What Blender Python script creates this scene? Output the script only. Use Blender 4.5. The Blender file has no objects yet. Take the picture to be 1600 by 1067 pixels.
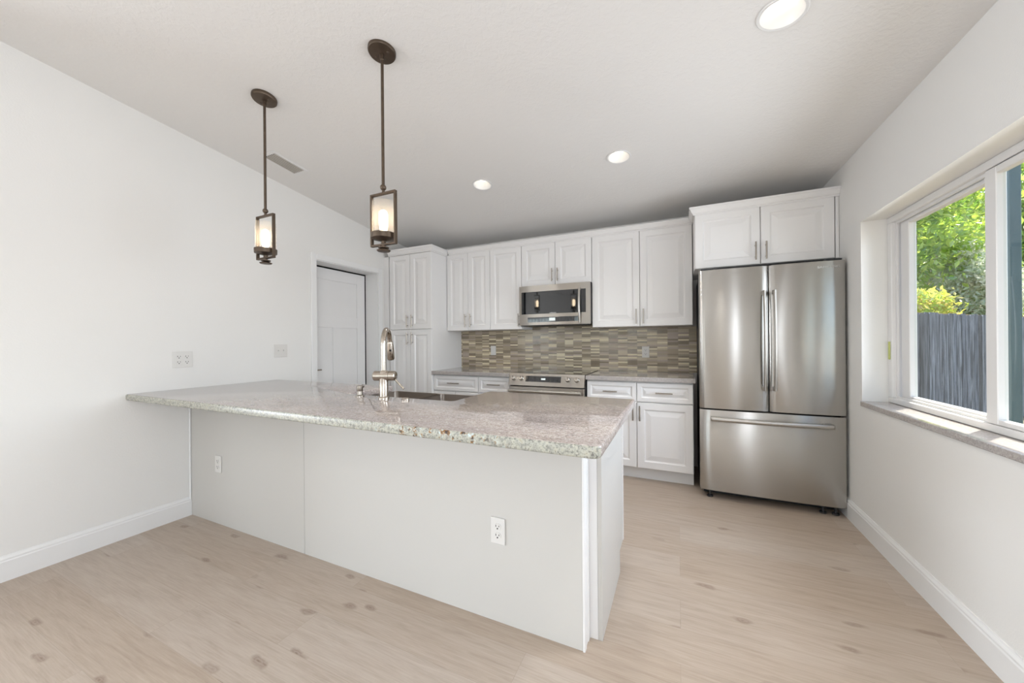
import bpy, bmesh, math, random
import numpy as np
from mathutils import Matrix, Vector

random.seed(7)
C = bpy.context.scene.collection
SC = bpy.context.scene
PI = math.pi

# ------------------------------------------------------------------ camera
cam_d = bpy.data.cameras.new('camera')
cam = bpy.data.objects.new('camera', cam_d); C.objects.link(cam)
cam_d.sensor_width = 36.0
cam_d.lens = 569.51 * 36.0 / 1600.0
cam_d.shift_x = (800 - 797.35) / 1600.0
cam_d.shift_y = (534.455 - 533.5) / 1600.0
cam_d.clip_start = 0.05
cam.matrix_world = (Matrix.Translation((0, 0, 1.2265)) @ Matrix.Rotation(0.4315, 4, 'Z')
                    @ Matrix.Rotation(PI / 2, 4, 'X') @ Matrix.Rotation(-0.00835, 4, 'Z'))
SC.camera = cam

# ------------------------------------------------------------------ world, sun, daylight, exposure
SUN = Vector((0.36, 0.42, 0.83)).normalized()
w = bpy.data.worlds.new('world'); SC.world = w; w.use_nodes = True
nt = w.node_tree
sky = nt.nodes.new('ShaderNodeTexSky'); sky.sky_type = 'NISHITA'; sky.sun_disc = False
sky.sun_elevation = math.asin(SUN.z); sky.sun_rotation = math.atan2(SUN.x, SUN.y)
sky.air_density = 1.0; sky.dust_density = 1.5
bg = nt.nodes['Background']; bg.inputs['Strength'].default_value = 0.42
nt.links.new(sky.outputs[0], bg.inputs['Color'])

def lamp(name, kind, loc, energy, color=(1, 1, 1), direction=None, **kw):
    d = bpy.data.lights.new(name, kind); d.energy = energy; d.color = color
    for k, v in kw.items(): setattr(d, k, v)
    o = bpy.data.objects.new(name, d); C.objects.link(o); o.location = loc
    if direction is not None:
        o.rotation_euler = Vector(direction).to_track_quat('-Z', 'Y').to_euler()
    return o
lamp('sun', 'SUN', (5, 6, 12), 10.0, (1.0, 0.95, 0.86), -SUN, angle=0.009)
# unseen area lamps at the added glazed doors, filling in light from behind
DAY = (0.905, 0.985, 1.10)
lamp('daylight', 'AREA', (-1.7, -5.90, 1.12), 16, DAY, (0, 1, 0), shape='RECTANGLE', size=1.9, size_y=2.0)
lamp('daylight', 'AREA', (-5.4, -5.90, 1.12), 28, DAY, (0, 1, 0), shape='RECTANGLE', size=1.9, size_y=2.0)
lamp('daylight', 'AREA', (-7.40, -2.4, 1.22), 265, DAY, (1, 0, 0), shape='RECTANGLE', size=3.4, size_y=2.1)
# right wall area lamps: seen window, then an unseen window added for fill
lamp('daylight', 'AREA', (1.17, 2.20, 1.42), 14, DAY, (-1, 0, 0), shape='RECTANGLE', size=1.50, size_y=0.90, spread=2.3)
lamp('daylight', 'AREA', (1.03, -1.6, 1.40), 46, DAY, (-1, 0, 0), shape='RECTANGLE', size=1.7, size_y=1.1)
SC.view_settings.view_transform = 'Standard'
SC.view_settings.look = 'None'
SC.view_settings.gamma = 1.0
SC.view_settings.use_curve_mapping = False
SC.view_settings.exposure = 0.30

# ------------------------------------------------------------------ materials
def srgb(r, g, b):
    f = lambda c: (c / 255 / 12.92) if c / 255 <= 0.04045 else ((c / 255 + 0.055) / 1.055) ** 2.4
    return (f(r), f(g), f(b), 1.0)

class NT:
    def __init__(s, name):
        s.m = bpy.data.materials.new(name); s.m.use_nodes = True
        s.t = s.m.node_tree; s.p = s.t.nodes['Principled BSDF']; s.out = s.t.nodes['Material Output']
    def n(s, kind, **kw):
        x = s.t.nodes.new('ShaderNode' + kind)
        for k, v in kw.items():
            if hasattr(x, k) and not k[0].isupper(): setattr(x, k, v)
            else: x.inputs[k].default_value = v
        return x
    def l(s, a, b): s.t.links.new(a, b)
    def coords(s, scale=(1, 1, 1), rot=(0, 0, 0), loc=(0, 0, 0)):
        tc = s.n('TexCoord'); mp = s.n('Mapping')
        mp.inputs['Scale'].default_value = scale; mp.inputs['Rotation'].default_value = rot; mp.inputs['Location'].default_value = loc
        s.l(tc.outputs['Object'], mp.inputs['Vector']); return mp.outputs[0]
    def noise(s, vec, scale, detail=4, rough=0.5, dist=0.0):
        x = s.n('TexNoise'); x.inputs['Scale'].default_value = scale; x.inputs['Detail'].default_value = detail
        x.inputs['Roughness'].default_value = rough; x.inputs['Distortion'].default_value = dist
        if vec is not None: s.l(vec, x.inputs['Vector'])
        return x
    def ramp(s, fac, stops):
        r = s.n('ValToRGB'); e = r.color_ramp.elements
        while len(e) < len(stops): e.new(0.5)
        for i, (p, c) in enumerate(stops):
            e[i].position = p; e[i].color = c if len(c) == 4 else (*c, 1)
        s.l(fac, r.inputs[0]); return r.outputs[0]
    def mix(s, fac, a, b, mode='MIX'):
        x = s.n('Mix', data_type='RGBA', blend_type=mode)
        for sock, v in ((x.inputs[0], fac), (x.inputs[6], a), (x.inputs[7], b)):
            if isinstance(v, (int, float)): sock.default_value = v
            elif isinstance(v, tuple): sock.default_value = v
            else: s.l(v, sock)
        return x.outputs[2]
    def math(s, op, a, b=0.0):
        x = s.n('Math', operation=op)
        for i, v in enumerate((a, b)):
            if isinstance(v, (int, float)): x.inputs[i].default_value = v
            else: s.l(v, x.inputs[i])
        return x.outputs[0]
    def bump(s, h, strength=0.2, dist=0.01):
        b = s.n('Bump'); b.inputs['Strength'].default_value = strength; b.inputs['Distance'].default_value = dist
        s.l(h, b.inputs['Height']); s.l(b.outputs[0], s.p.inputs['Normal'])

def flat(name, col, rough=0.5, metal=0.0, noise=0.03, scale=6.0, bump=0.0, bscale=60, coat=0.0, spec=0.5):
    k = NT(name); v = k.coords()
    n1 = k.noise(v, scale, 3)
    d = tuple(max(0, c * (1 - noise)) for c in col[:3]) + (1,)
    b = tuple(min(1, c * (1 + noise)) for c in col[:3]) + (1,)
    k.l(k.ramp(n1.outputs[0], [(0.3, d), (0.7, b)]), k.p.inputs['Base Color'])
    k.p.inputs['Roughness'].default_value = rough; k.p.inputs['Metallic'].default_value = metal
    k.p.inputs['Specular IOR Level'].default_value = spec
    k.p.inputs['Coat Weight'].default_value = coat
    if bump:
        k.bump(k.noise(v, bscale, 3).outputs[0], bump, 0.002)
    return k.m

M = {}
M['wall'] = flat('wall_paint', srgb(231, 229, 225), 0.65, noise=0.008, scale=1.5, bump=0.25, bscale=140)
M['trim'] = flat('trim_paint', srgb(233, 232, 230), 0.35, noise=0.006)
M['cab'] = flat('cabinet_paint', srgb(233, 231, 229), 0.32, noise=0.006, scale=3)
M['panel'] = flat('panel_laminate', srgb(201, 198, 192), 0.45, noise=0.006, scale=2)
M['plastic'] = flat('white_plastic', srgb(220, 217, 212), 0.3, noise=0.01)
M['door'] = flat('door_paint', srgb(234, 232, 230), 0.4, noise=0.01)
M['vinyl'] = flat('window_vinyl', srgb(226, 224, 222), 0.35, noise=0.01)
M['dark'] = flat('dark_plastic', srgb(22, 22, 24), 0.45, noise=0.1)
M['slot'] = flat('slot_dark', srgb(60, 56, 52), 0.6, noise=0.1)
M['grout'] = flat('filler_dark', srgb(70, 66, 60), 0.8, noise=0.1)
M['black_glass'] = flat('black_glass', (0.006, 0.007, 0.008, 1), 0.04, noise=0.2, coat=0.4)
M['bronze'] = flat('bronze_metal', srgb(94, 81, 69), 0.42, 0.75, noise=0.12, scale=25)
M['nickel'] = flat('brushed_nickel', srgb(168, 160, 150), 0.3, 1.0, noise=0.05, scale=40)
M['faucet'] = flat('polished_nickel', srgb(184, 174, 162), 0.22, 1.0, noise=0.03, scale=30)
M['handle'] = flat('satin_steel', srgb(186, 182, 176), 0.34, 1.0, noise=0.03, scale=30)
M['letter'] = flat('badge_grey', srgb(205, 204, 202), 0.35, 0.3, noise=0.02)
M['knob'] = flat('knob_steel', srgb(180, 175, 168), 0.28, 1.0, noise=0.04)
M['hinge_black'] = flat('fridge_side', srgb(52, 52, 54), 0.5, noise=0.08)
M['louver'] = flat('louver_grey', srgb(190, 184, 174), 0.6, noise=0.04)
M['tag'] = flat('yellow_green_tag', srgb(190, 196, 120), 0.5, noise=0.05)
M['post'] = flat('post_paint', srgb(82, 99, 100), 0.6, noise=0.06)
M['soffit'] = flat('soffit_paint', srgb(168, 160, 138), 0.8, noise=0.03)

def m_ceiling():
    k = NT('ceiling_texture'); v = k.coords()
    k.p.inputs['Base Color'].default_value = srgb(234, 232, 229); k.p.inputs['Roughness'].default_value = 0.8
    a = k.noise(v, 34, 4, 0.6, 0.6); r = k.ramp(a.outputs[0], [(0.42, (0, 0, 0)), (0.62, (1, 1, 1))])
    k.bump(r, 0.24, 0.003); return k.m
M['ceiling'] = m_ceiling()

def m_floor():
    k = NT('oak_plank_floor'); v = k.coords()
    br = k.n('TexBrick', offset=0.37, offset_frequency=2)
    br.inputs['Scale'].default_value = 1.0; br.inputs['Brick Width'].default_value = 1.5; br.inputs['Row Height'].default_value = 0.19
    br.inputs['Mortar Size'].default_value = 0.0011; br.inputs['Mortar Smooth'].default_value = 0.3; br.inputs['Bias'].default_value = 0.0
    br.inputs['Color1'].default_value = (0, 0, 0, 1); br.inputs['Color2'].default_value = (1, 1, 1, 1); br.inputs['Mortar'].default_value = (0.5, 0.5, 0.5, 1)
    k.l(v, br.inputs['Vector'])
    # per plank shift of the grain
    off = k.n('VectorMath', operation='MULTIPLY_ADD'); k.l(br.outputs['Color'], off.inputs[0])
    off.inputs[1].default_value = (3.0, 7.0, 0); k.l(v, off.inputs[2])
    mp = k.n('Mapping'); mp.inputs['Scale'].default_value = (1.6, 16, 1); k.l(off.outputs[0], mp.inputs['Vector'])
    g = k.noise(mp.outputs[0], 2.2, 8, 0.62, 0.7)
    mp2 = k.n('Mapping'); mp2.inputs['Scale'].default_value = (2.5, 60, 1); k.l(off.outputs[0], mp2.inputs['Vector'])
    g2 = k.noise(mp2.outputs[0], 3.0, 5, 0.6)
    base = k.ramp(g.outputs[0], [(0.28, srgb(168, 153, 138)), (0.5, srgb(185, 171, 157)), (0.72, srgb(195, 183, 170))])
    base = k.mix(0.32, base, k.ramp(g2.outputs[0], [(0.3, srgb(162, 146, 131)), (0.65, srgb(196, 184, 172))]), 'MIX')
    tone = k.ramp(br.outputs['Color'], [(0.0, srgb(243, 238, 232)), (1.0, srgb(255, 255, 255))])
    base = k.mix(1.0, base, tone, 'MULTIPLY')
    # knots: sparse, drawn out along the plank
    mp3 = k.n('Mapping'); mp3.inputs['Scale'].default_value = (1.3, 3.4, 1); k.l(off.outputs[0], mp3.inputs['Vector'])
    wn = k.noise(off.outputs[0], 9, 3); dis = k.n('VectorMath', operation='MULTIPLY_ADD')
    k.l(wn.outputs[1], dis.inputs[0]); dis.inputs[1].default_value = (0.16, 0.16, 0); k.l(mp3.outputs[0], dis.inputs[2])
    vo = k.n('TexVoronoi', voronoi_dimensions='2D'); vo.inputs['Scale'].default_value = 1.5; vo.inputs['Randomness'].default_value = 1.0; k.l(dis.outputs[0], vo.inputs['Vector'])
    kn = k.ramp(vo.outputs['Distance'], [(0.0, (1, 1, 1)), (0.030, (0.45, 0.45, 0.45)), (0.045, (0.75, 0.75, 0.75)), (0.10, (0, 0, 0))])
    rnd = k.ramp(vo.outputs['Color'], [(0.46, (0, 0, 0)), (0.62, (1, 1, 1))])
    kf = k.mix(1.0, kn, rnd, 'MULTIPLY'); kf2 = k.math('MULTIPLY', kf, k.ramp(g2.outputs[0], [(0.35, (0.42, 0.42, 0.42)), (0.6, (1.0, 1.0, 1.0))]))
    base = k.mix(kf2, base, srgb(126, 104, 88))
    seam = k.math('MULTIPLY', br.outputs['Fac'], 0.22)
    base = k.mix(seam, base, srgb(120, 104, 88))
    k.l(base, k.p.inputs['Base Color'])
    k.p.inputs['Roughness'].default_value = 0.42
    k.bump(g2.outputs[0], 0.06, 0.002); return k.m
M['floor'] = m_floor()

def m_granite(name, tint=1.0, grey=0.0):
    k = NT(name); v = k.coords(scale=(1, 1, 1))
    wv = k.coords(scale=(1.0, 3.6, 3.6), rot=(0, 0, 0.35))
    st = k.noise(wv, 26, 6, 0.62, 0.8); sl = k.noise(k.coords(scale=(1, 2.2, 2.2), rot=(0, 0, 0.35)), 2.6, 4, 0.55, 0.6)
    sp = k.noise(v, 170, 3, 0.6); sp2 = k.noise(v, 80, 4, 0.65)
    base = k.ramp(st.outputs[0], [(0.28, srgb(146 * tint, 132 * tint, 126 * tint)), (0.44, srgb(182 * tint, 168 * tint, 160 * tint)), (0.60, srgb(200 * tint, 190 * tint, 182 * tint)), (0.75, srgb(176 * tint, 162 * tint, 156 * tint))])
    base = k.mix(k.ramp(sl.outputs[0], [(0.40, (0, 0, 0)), (0.62, (0.5, 0.5, 0.5))]), base, srgb(158 * tint, 148 * tint, 148 * tint))
    base = k.mix(k.ramp(sp.outputs[0], [(0.52, (0, 0, 0)), (0.64, (0.7, 0.7, 0.7))]), base, srgb(108 * tint, 100 * tint, 98 * tint))
    base = k.mix(k.ramp(sp2.outputs[0], [(0.55, (0, 0, 0)), (0.68, (0.75, 0.75, 0.75))]), base, srgb(228, 222, 216))
    # a wandering dark vein
    vn = k.noise(k.coords(scale=(0.7, 1.6, 1.6), rot=(0, 0, 0.5)), 2.2, 4, 0.5, 1.0)
    vm = k.math('ABSOLUTE', k.math('SUBTRACT', vn.outputs[0], 0.5))
    base = k.mix(k.ramp(vm, [(0.0, (0.45, 0.45, 0.45)), (0.0035, (0, 0, 0))]), base, srgb(104, 94, 92))
    if grey: base = k.mix(grey, base, srgb(176, 174, 172))
    k.l(base, k.p.inputs['Base Color'])
    k.p.inputs['Roughness'].default_value = 0.07; k.p.inputs['Specular IOR Level'].default_value = 0.6
    return k.m
M['granite'] = m_granite('granite_top')
M['granite_grey'] = m_granite('granite_grey', 0.94, 0.45)

def m_granite_edge():
    k = NT('granite_edge'); v = k.coords()
    a = k.noise(v, 70, 4, 0.65, 0.4); b = k.noise(v, 150, 2, 0.6)
    base = k.ramp(a.outputs[0], [(0.3, srgb(124, 124, 118)), (0.45, srgb(160, 160, 150)), (0.58, srgb(186, 184, 170)), (0.72, srgb(166, 158, 136))])
    base = k.mix(k.ramp(b.outputs[0], [(0.56, (0, 0, 0)), (0.66, (0.8, 0.8, 0.8))]), base, srgb(104, 102, 98))
    # clusters of coarse crystals, mostly in one stretch of the edge
    sx = k.n('SeparateXYZ'); k.l(v, sx.inputs[0])
    band = k.ramp(k.math('MULTIPLY', k.math('ABSOLUTE', k.math('ADD', sx.outputs[0], 0.80)), 1.0), [(0.14, (1, 1, 1)), (0.36, (0, 0, 0))])
    c = k.noise(v, 36, 3, 0.5, 0.3); cc = k.noise(v, 60, 2, 0.5)
    cl = k.mix(1.0, k.ramp(c.outputs[0], [(0.52, (0, 0, 0)), (0.58, (1, 1, 1))]), band, 'MULTIPLY')
    base = k.mix(cl, base, k.ramp(cc.outputs[0], [(0.38, srgb(58, 50, 48)), (0.5, srgb(150, 112, 66)), (0.6, srgb(196, 208, 206))]))
    k.l(base, k.p.inputs['Base Color']); k.p.inputs['Roughness'].default_value = 0.22
    k.bump(a.outputs[0], 0.3, 0.004); return k.m
M['granite_edge'] = m_granite_edge()

def m_tile():
    k = NT('linear_mosaic_tile'); tc = k.n('TexCoord'); s = k.n('SeparateXYZ'); k.l(tc.outputs['Object'], s.inputs[0])
    X = k.math('DIVIDE', s.outputs[0], 0.096); col = k.math('FLOOR', X)
    wn0 = k.n('TexWhiteNoise', noise_dimensions='1D'); k.l(col, wn0.inputs['W'])
    Z = k.math('ADD', k.math('DIVIDE', s.outputs[2], 0.0165), k.math('MULTIPLY', wn0.outputs[0], 3.0)); row = k.math('FLOOR', Z)
    cb = k.n('CombineXYZ'); k.l(col, cb.inputs[0]); k.l(row, cb.inputs[1])
    wn = k.n('TexWhiteNoise', noise_dimensions='2D'); k.l(cb.outputs[0], wn.inputs['Vector'])
    c = k.ramp(wn.outputs[0], [(0.0, srgb(136, 122, 102)), (0.22, srgb(166, 151, 127)), (0.40, srgb(192, 177, 151)), (0.60, srgb(172, 156, 140)), (0.78, srgb(224, 211, 180)), (0.92, srgb(150, 137, 114))])
    c.node.color_ramp.interpolation = 'CONSTANT'
    gn = k.noise(k.coords(scale=(2, 2, 40)), 12, 4)
    c = k.mix(0.14, c, gn.outputs[0], 'OVERLAY')
    fz = k.math('FRACT', Z); fx = k.math('FRACT', X)
    ez = k.math('ABSOLUTE', k.math('SUBTRACT', fz, 0.5)); ex = k.math('ABSOLUTE', k.math('SUBTRACT', fx, 0.5))
    g = k.math('MAXIMUM', k.math('GREATER_THAN', ez, 0.465), k.math('GREATER_THAN', ex, 0.491))
    c = k.mix(k.math('MULTIPLY', g, 0.55), c, srgb(150, 140, 122))
    k.l(c, k.p.inputs['Base Color'])
    k.l(k.ramp(wn.outputs[0], [(0.3, (0.12, 0.12, 0.12)), (0.8, (0.32, 0.32, 0.32))]), k.p.inputs['Roughness'])
    k.bump(k.math('SUBTRACT', 1.0, g), 0.4, 0.001); return k.m
M['tile'] = m_tile()

def m_steel(name, col=(178, 174, 168), rough=0.26, axis='X', stretch=True):
    k = NT(name)
    sc = (1.5, 1.5, 90) if axis == 'X' else (90, 90, 1.5)
    n = k.noise(k.coords(scale=sc), 6, 4)
    k.l(k.ramp(n.outputs[0], [(0.3, srgb(*[c * 0.99 for c in col])), (0.7, srgb(*[min(255, c * 1.01) for c in col]))]), k.p.inputs['Base Color'])
    k.p.inputs['Metallic'].default_value = 1.0
    k.l(k.ramp(n.outputs[0], [(0.3, (rough * 0.97,) * 3), (0.7, (rough * 1.03,) * 3)]), k.p.inputs['Roughness'])
    if stretch:
        k.p.inputs['Anisotropic'].default_value = 1.0
        tg = k.n('Tangent', direction_type='RADIAL', axis='Z'); k.l(tg.outputs[0], k.p.inputs['Tangent'])
        k.p.inputs['Anisotropic Rotation'].default_value = 0.25
    return k.m
M['steel'] = m_steel('brushed_stainless', (186, 183, 178), 0.26)
M['steel_plain'] = m_steel('range_stainless', (178, 172, 164), 0.32)
M['sink'] = m_steel('sink_stainless', (170, 160, 150), 0.32, stretch=False)

def m_emit(name, col, strength):
    k = NT(name); k.p.inputs['Base Color'].default_value = (*col, 1)
    k.p.inputs['Emission Color'].default_value = (*col, 1); k.p.inputs['Emission Strength'].default_value = strength
    n = k.noise(k.coords(), 3, 2)
    k.l(k.ramp(n.outputs[0], [(0, (*col, 1)), (1, (*col, 1))]), k.p.inputs['Emission Color']); return k.m
M['bulb'] = m_emit('lamp_filament_glow', (1.0, 0.80, 0.55), 18)
M['lens'] = m_emit('downlight_lens', (1.0, 0.92, 0.80), 2.4)
M['display'] = m_emit('panel_display', (0.75, 0.82, 0.80), 0.22)

def m_glass(name, tint=(1, 1, 1), refl=1.0, rough=0.0, milk=0.0):
    k = NT(name); t = k.n('BsdfTransparent'); t.inputs[0].default_value = (*tint, 1)
    g = k.n('BsdfGlossy'); g.inputs['Roughness'].default_value = rough
    fr = k.n('Fresnel'); fr.inputs['IOR'].default_value = 1.45
    gm = k.n('NewGeometry'); f = k.math('MULTIPLY', k.math('MULTIPLY', fr.outputs[0], refl), k.math('SUBTRACT', 1.0, gm.outputs['Backfacing']))
    mx = k.n('MixShader'); k.l(f, mx.inputs[0]); k.l(t.outputs[0], mx.inputs[1]); k.l(g.outputs[0], mx.inputs[2])
    if milk:
        tr = k.n('BsdfTranslucent'); tr.inputs[0].default_value = (1, 0.97, 0.92, 1); m2 = k.n('MixShader'); m2.inputs[0].default_value = milk
        k.l(mx.outputs[0], m2.inputs[1]); k.l(tr.outputs[0], m2.inputs[2]); mx = m2
    k.l(mx.outputs[0], k.out.inputs['Surface']); k.t.nodes.remove(k.p); return k.m
M['glass'] = m_glass('window_glass', (0.95, 0.97, 0.96), 0.8)
M['shade_glass'] = m_glass('seeded_shade_glass', (0.97, 0.96, 0.95), 1.2, 0.03, 0.11)

def m_leaf(name, a, b, c):
    k = NT(name)
    geo = k.n('NewGeometry')
    colr = k.ramp(geo.outputs['Random Per Island'], [(0.0, a), (0.45, b), (0.85, c), (1.0, c)])
    n = k.noise(k.coords(), 1.3, 2)
    colr = k.mix(k.ramp(n.outputs[0], [(0.45, (0, 0, 0)), (0.62, (0.6, 0.6, 0.6))]), colr, c)
    d = k.n('BsdfDiffuse'); t = k.n('BsdfTranslucent'); g = k.n('BsdfGlossy'); g.inputs['Roughness'].default_value = 0.35
    k.l(colr, d.inputs[0]); k.l(colr, t.inputs[0])
    m1 = k.n('MixShader'); m1.inputs[0].default_value = 0.55; k.l(d.outputs[0], m1.inputs[1]); k.l(t.outputs[0], m1.inputs[2])
    m2 = k.n('MixShader'); m2.inputs[0].default_value = 0.10; k.l(m1.outputs[0], m2.inputs[1]); k.l(g.outputs[0], m2.inputs[2])
    k.l(m2.outputs[0], k.out.inputs['Surface']); k.t.nodes.remove(k.p); return k.m
M['leaf'] = [m_leaf('leaf_green', srgb(112, 152, 54), srgb(152, 186, 70), srgb(196, 212, 92)),
             m_leaf('leaf_silver', srgb(164, 180, 132), srgb(204, 214, 178), srgb(236, 232, 214)),
             m_leaf('leaf_dark', srgb(86, 124, 54), srgb(120, 158, 66), srgb(168, 190, 84)),
             m_leaf('leaf_yellow', srgb(172, 200, 66), srgb(198, 218, 84), srgb(212, 190, 104))]
M['bark'] = flat('bark', srgb(118, 98, 80), 0.9, noise=0.25, scale=12)
M['ground'] = flat('garden_soil', srgb(120, 110, 88), 0.95, noise=0.25, scale=3)

def m_fence():
    k = NT('weathered_fence_wood'); v = k.coords(scale=(14, 14, 1.1))
    a = k.noise(v, 1.3, 6, 0.65, 0.3)
    geo = k.n('NewGeometry')
    c = k.ramp(a.outputs[0], [(0.26, srgb(44, 45, 46)), (0.44, srgb(88, 89, 91)), (0.60, srgb(140, 142, 146)), (0.74, srgb(92, 82, 70))])
    t = k.ramp(geo.outputs['Random Per Island'], [(0.0, srgb(170, 165, 158)), (0.5, srgb(225, 228, 235)), (1.0, srgb(255, 255, 255))])
    k.l(k.mix(1.0, c, t, 'MULTIPLY'), k.p.inputs['Base Color']); k.p.inputs['Roughness'].default_value = 0.9
    k.bump(a.outputs[0], 0.5, 0.01); return k.m
M['fence'] = m_fence()
M['rail'] = flat('sunlit_fence_rail', srgb(186, 150, 104), 0.85, noise=0.15, scale=8)  # sunlit orange of the fence top put into the rail colour

# ------------------------------------------------------------------ mesh builder
class MB:
    def __init__(s, off=(0, 0, 0)):
        s.bm = bmesh.new(); s.o = Vector(off); s.M = Matrix.Identity(4)
    def v(s, p): return s.bm.verts.new(s.M @ (Vector(p) - s.o))
    def faces(s, vs, fs, mi=0):
        out = []
        for f in fs:
            try:
                q = s.bm.faces.new([vs[i] for i in f]); q.material_index = mi; out.append(q)
            except ValueError: pass
        return out
    def box(s, x0, x1, y0, y1, z0, z1, bev=0.0, seg=1, mi=0):
        x0, x1 = min(x0, x1), max(x0, x1); y0, y1 = min(y0, y1), max(y0, y1); z0, z1 = min(z0, z1), max(z0, z1)
        vs = [s.v(p) for p in ((x0, y0, z0), (x1, y0, z0), (x1, y1, z0), (x0, y1, z0), (x0, y0, z1), (x1, y0, z1), (x1, y1, z1), (x0, y1, z1))]
        fs = s.faces(vs, [(0, 3, 2, 1), (4, 5, 6, 7), (0, 1, 5, 4), (1, 2, 6, 5), (2, 3, 7, 6), (3, 0, 4, 7)], mi)
        if bev:
            es = list({e for f in fs for e in f.edges})
            bmesh.ops.bevel(s.bm, geom=es, offset=bev, segments=seg, affect='EDGES', profile=0.5)
        return s
    def prism(s, poly, a0, a1, axis='z', bev=0.0, seg=2, mi=0, vbev=0.0):
        def P(u, v, a): return {'z': (u, v, a), 'y': (u, a, v), 'x': (a, u, v)}[axis]
        n = len(poly); A = [s.v(P(u, v, a0)) for u, v in poly]; B = [s.v(P(u, v, a1)) for u, v in poly]
        fs = [s.bm.faces.new(A), s.bm.faces.new(B)]
        for i in range(n): fs.append(s.bm.faces.new((A[i], A[(i + 1) % n], B[(i + 1) % n], B[i])))
        for f in fs: f.material_index = mi
        bmesh.ops.recalc_face_normals(s.bm, faces=fs)
        if bev:
            es = list(fs[0].edges) + list(fs[1].edges)
            bmesh.ops.bevel(s.bm, geom=es, offset=bev, segments=seg, affect='EDGES', profile=0.5)
        return s
    def rings(s, rs, cap0=True, cap1=True, closed=True, mi=0):
        R = [[s.v(p) for p in r] for r in rs]; n = len(R[0]); fs = []
        for a, b in zip(R, R[1:]):
            for i in range(n if closed else n - 1):
                j = (i + 1) % n
                fs.append(s.bm.faces.new((a[i], a[j], b[j], b[i])))
        if cap0: fs.append(s.bm.faces.new(R[0][::-1]))
        if cap1: fs.append(s.bm.faces.new(R[-1]))
        for f in fs: f.material_index = mi
        bmesh.ops.recalc_face_normals(s.bm, faces=fs)
        return s
    def lathe(s, prof, c=(0, 0, 0), axis=(0, 0, 1), n=24, cap0=True, cap1=True, mi=0):
        q = Vector((0, 0, 1)).rotation_difference(Vector(axis).normalized()); c = Vector(c)
        rs = []
        for r, h in prof:
            rs.append([c + q @ Vector((max(r, 1e-5) * math.cos(2 * PI * i / n), max(r, 1e-5) * math.sin(2 * PI * i / n), h)) for i in range(n)])
        return s.rings(rs, cap0, cap1, True, mi)
    def cyl(s, p0, p1, r, n=16, r1=None, mi=0):
        p0, p1 = Vector(p0), Vector(p1); d = p1 - p0
        return s.lathe([(r, 0), (r if r1 is None else r1, d.length)], p0, d, n, mi=mi)
    def tube(s, pts, r, n=12, flat=None, up=(0, 0, 1), mi=0):
        pts = [Vector(p) for p in pts]; rs = []
        for i, p in enumerate(pts):
            t = (pts[min(i + 1, len(pts) - 1)] - pts[max(i - 1, 0)]).normalized()
            a = t.cross(Vector(up))
            if a.length < 1e-4: a = t.cross(Vector((1, 0, 0)))
            a.normalize(); b = a.cross(t).normalized()
            rr = r[i] if isinstance(r, (list, tuple)) else r
            fa, fb = flat if flat else (1, 1)
            rs.append([p + a * (rr * fa * math.cos(2 * PI * k / n)) + b * (rr * fb * math.sin(2 * PI * k / n)) for k in range(n)])
        return s.rings(rs, mi=mi)
    def ball(s, c, r, n=16, sz=1.0):
        k = 8
        return s.lathe([(r * math.sin(PI * i / k), -r * sz * math.cos(PI * i / k)) for i in range(k + 1)], c, n=n)
    def raised(s, x0, x1, z0, z1, yf, t=0.02, frame=0.058):
        """raised panel slab facing -y with its face at yf"""
        f = min(frame, (x1 - x0) * 0.22, (z1 - z0) * 0.24)
        b = min(0.035, (x1 - x0) * 0.12, (z1 - z0) * 0.12)
        prof = [(0, t), (0, 0.003), (0.003, 0), (f, 0), (f + 0.003, 0.005), (f + 0.010, 0.0105), (f + 0.016, 0.0105), (f + 0.016 + b, 0.003), (f + 0.019 + b, 0.002)]
        rs = []
        for i, d in prof:
            rs.append([(x0 + i, yf + d, z0 + i), (x1 - i, yf + d, z0 + i), (x1 - i, yf + d, z1 - i), (x0 + i, yf + d, z1 - i)])
        return s.rings(rs)
    def build(s, name, mat, parent=None, smooth=None, weld=False):
        me = bpy.data.meshes.new(name)
        bmesh.ops.recalc_face_normals(s.bm, faces=s.bm.faces)
        s.bm.to_mesh(me); s.bm.free()
        for m in (mat if isinstance(mat, (list, tuple)) else [mat]): me.materials.append(m)
        if smooth is not None:
            me.polygons.foreach_set('use_smooth', [True] * len(me.polygons))
            me.set_sharp_from_angle(angle=math.radians(smooth))
        o = bpy.data.objects.new(name, me); C.objects.link(o)
        if parent is not None: o.parent = parent
        return o

def thing(name, label, cat, loc=(0, 0, 0), rot=(0, 0, 0), group=None):
    o = bpy.data.objects.new(name, None); C.objects.link(o); o.empty_display_size = 0.1
    o.location = loc; o.rotation_euler = rot; o['label'] = label; o['category'] = cat
    if group: o['group'] = group
    return o
def tag(o, label, cat, group=None):
    o['label'] = label; o['category'] = cat
    if group: o['group'] = group
    return o
def struct(o, label=None, cat=None):
    o['kind'] = 'structure'
    if label: o['label'] = label
    if cat: o['category'] = cat
    return o
def copy_tree(o, parent=None):
    c = o.copy(); C.objects.link(c); c.parent = parent
    for ch in list(o.children): copy_tree(ch, c)
    return c

# ------------------------------------------------------------------ room shell
XL, XR, YB, YF = -3.212, 1.06, 3.977, -6.0
XO, YO = -7.5, 0.25                    # assumed living room behind the camera, opened left to let in light
S, Z0 = 0.113, 2.447
def ceil_z(x, y):
    a, b, k = XR - x, YB - y, 0.22      # two slopes meeting in a softly rounded hip
    lo = min(a, b); return Z0 + S * (lo - k * math.log(math.exp(-(a - lo) / k) + math.exp(-(b - lo) / k)))

struct(MB().box(XO - 0.2, XR + 0.2, YF - 0.15, YB + 0.15, -0.12, 0).build('floor', M['floor']), 'pale oak plank floor with scattered knots', 'floor')

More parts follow.
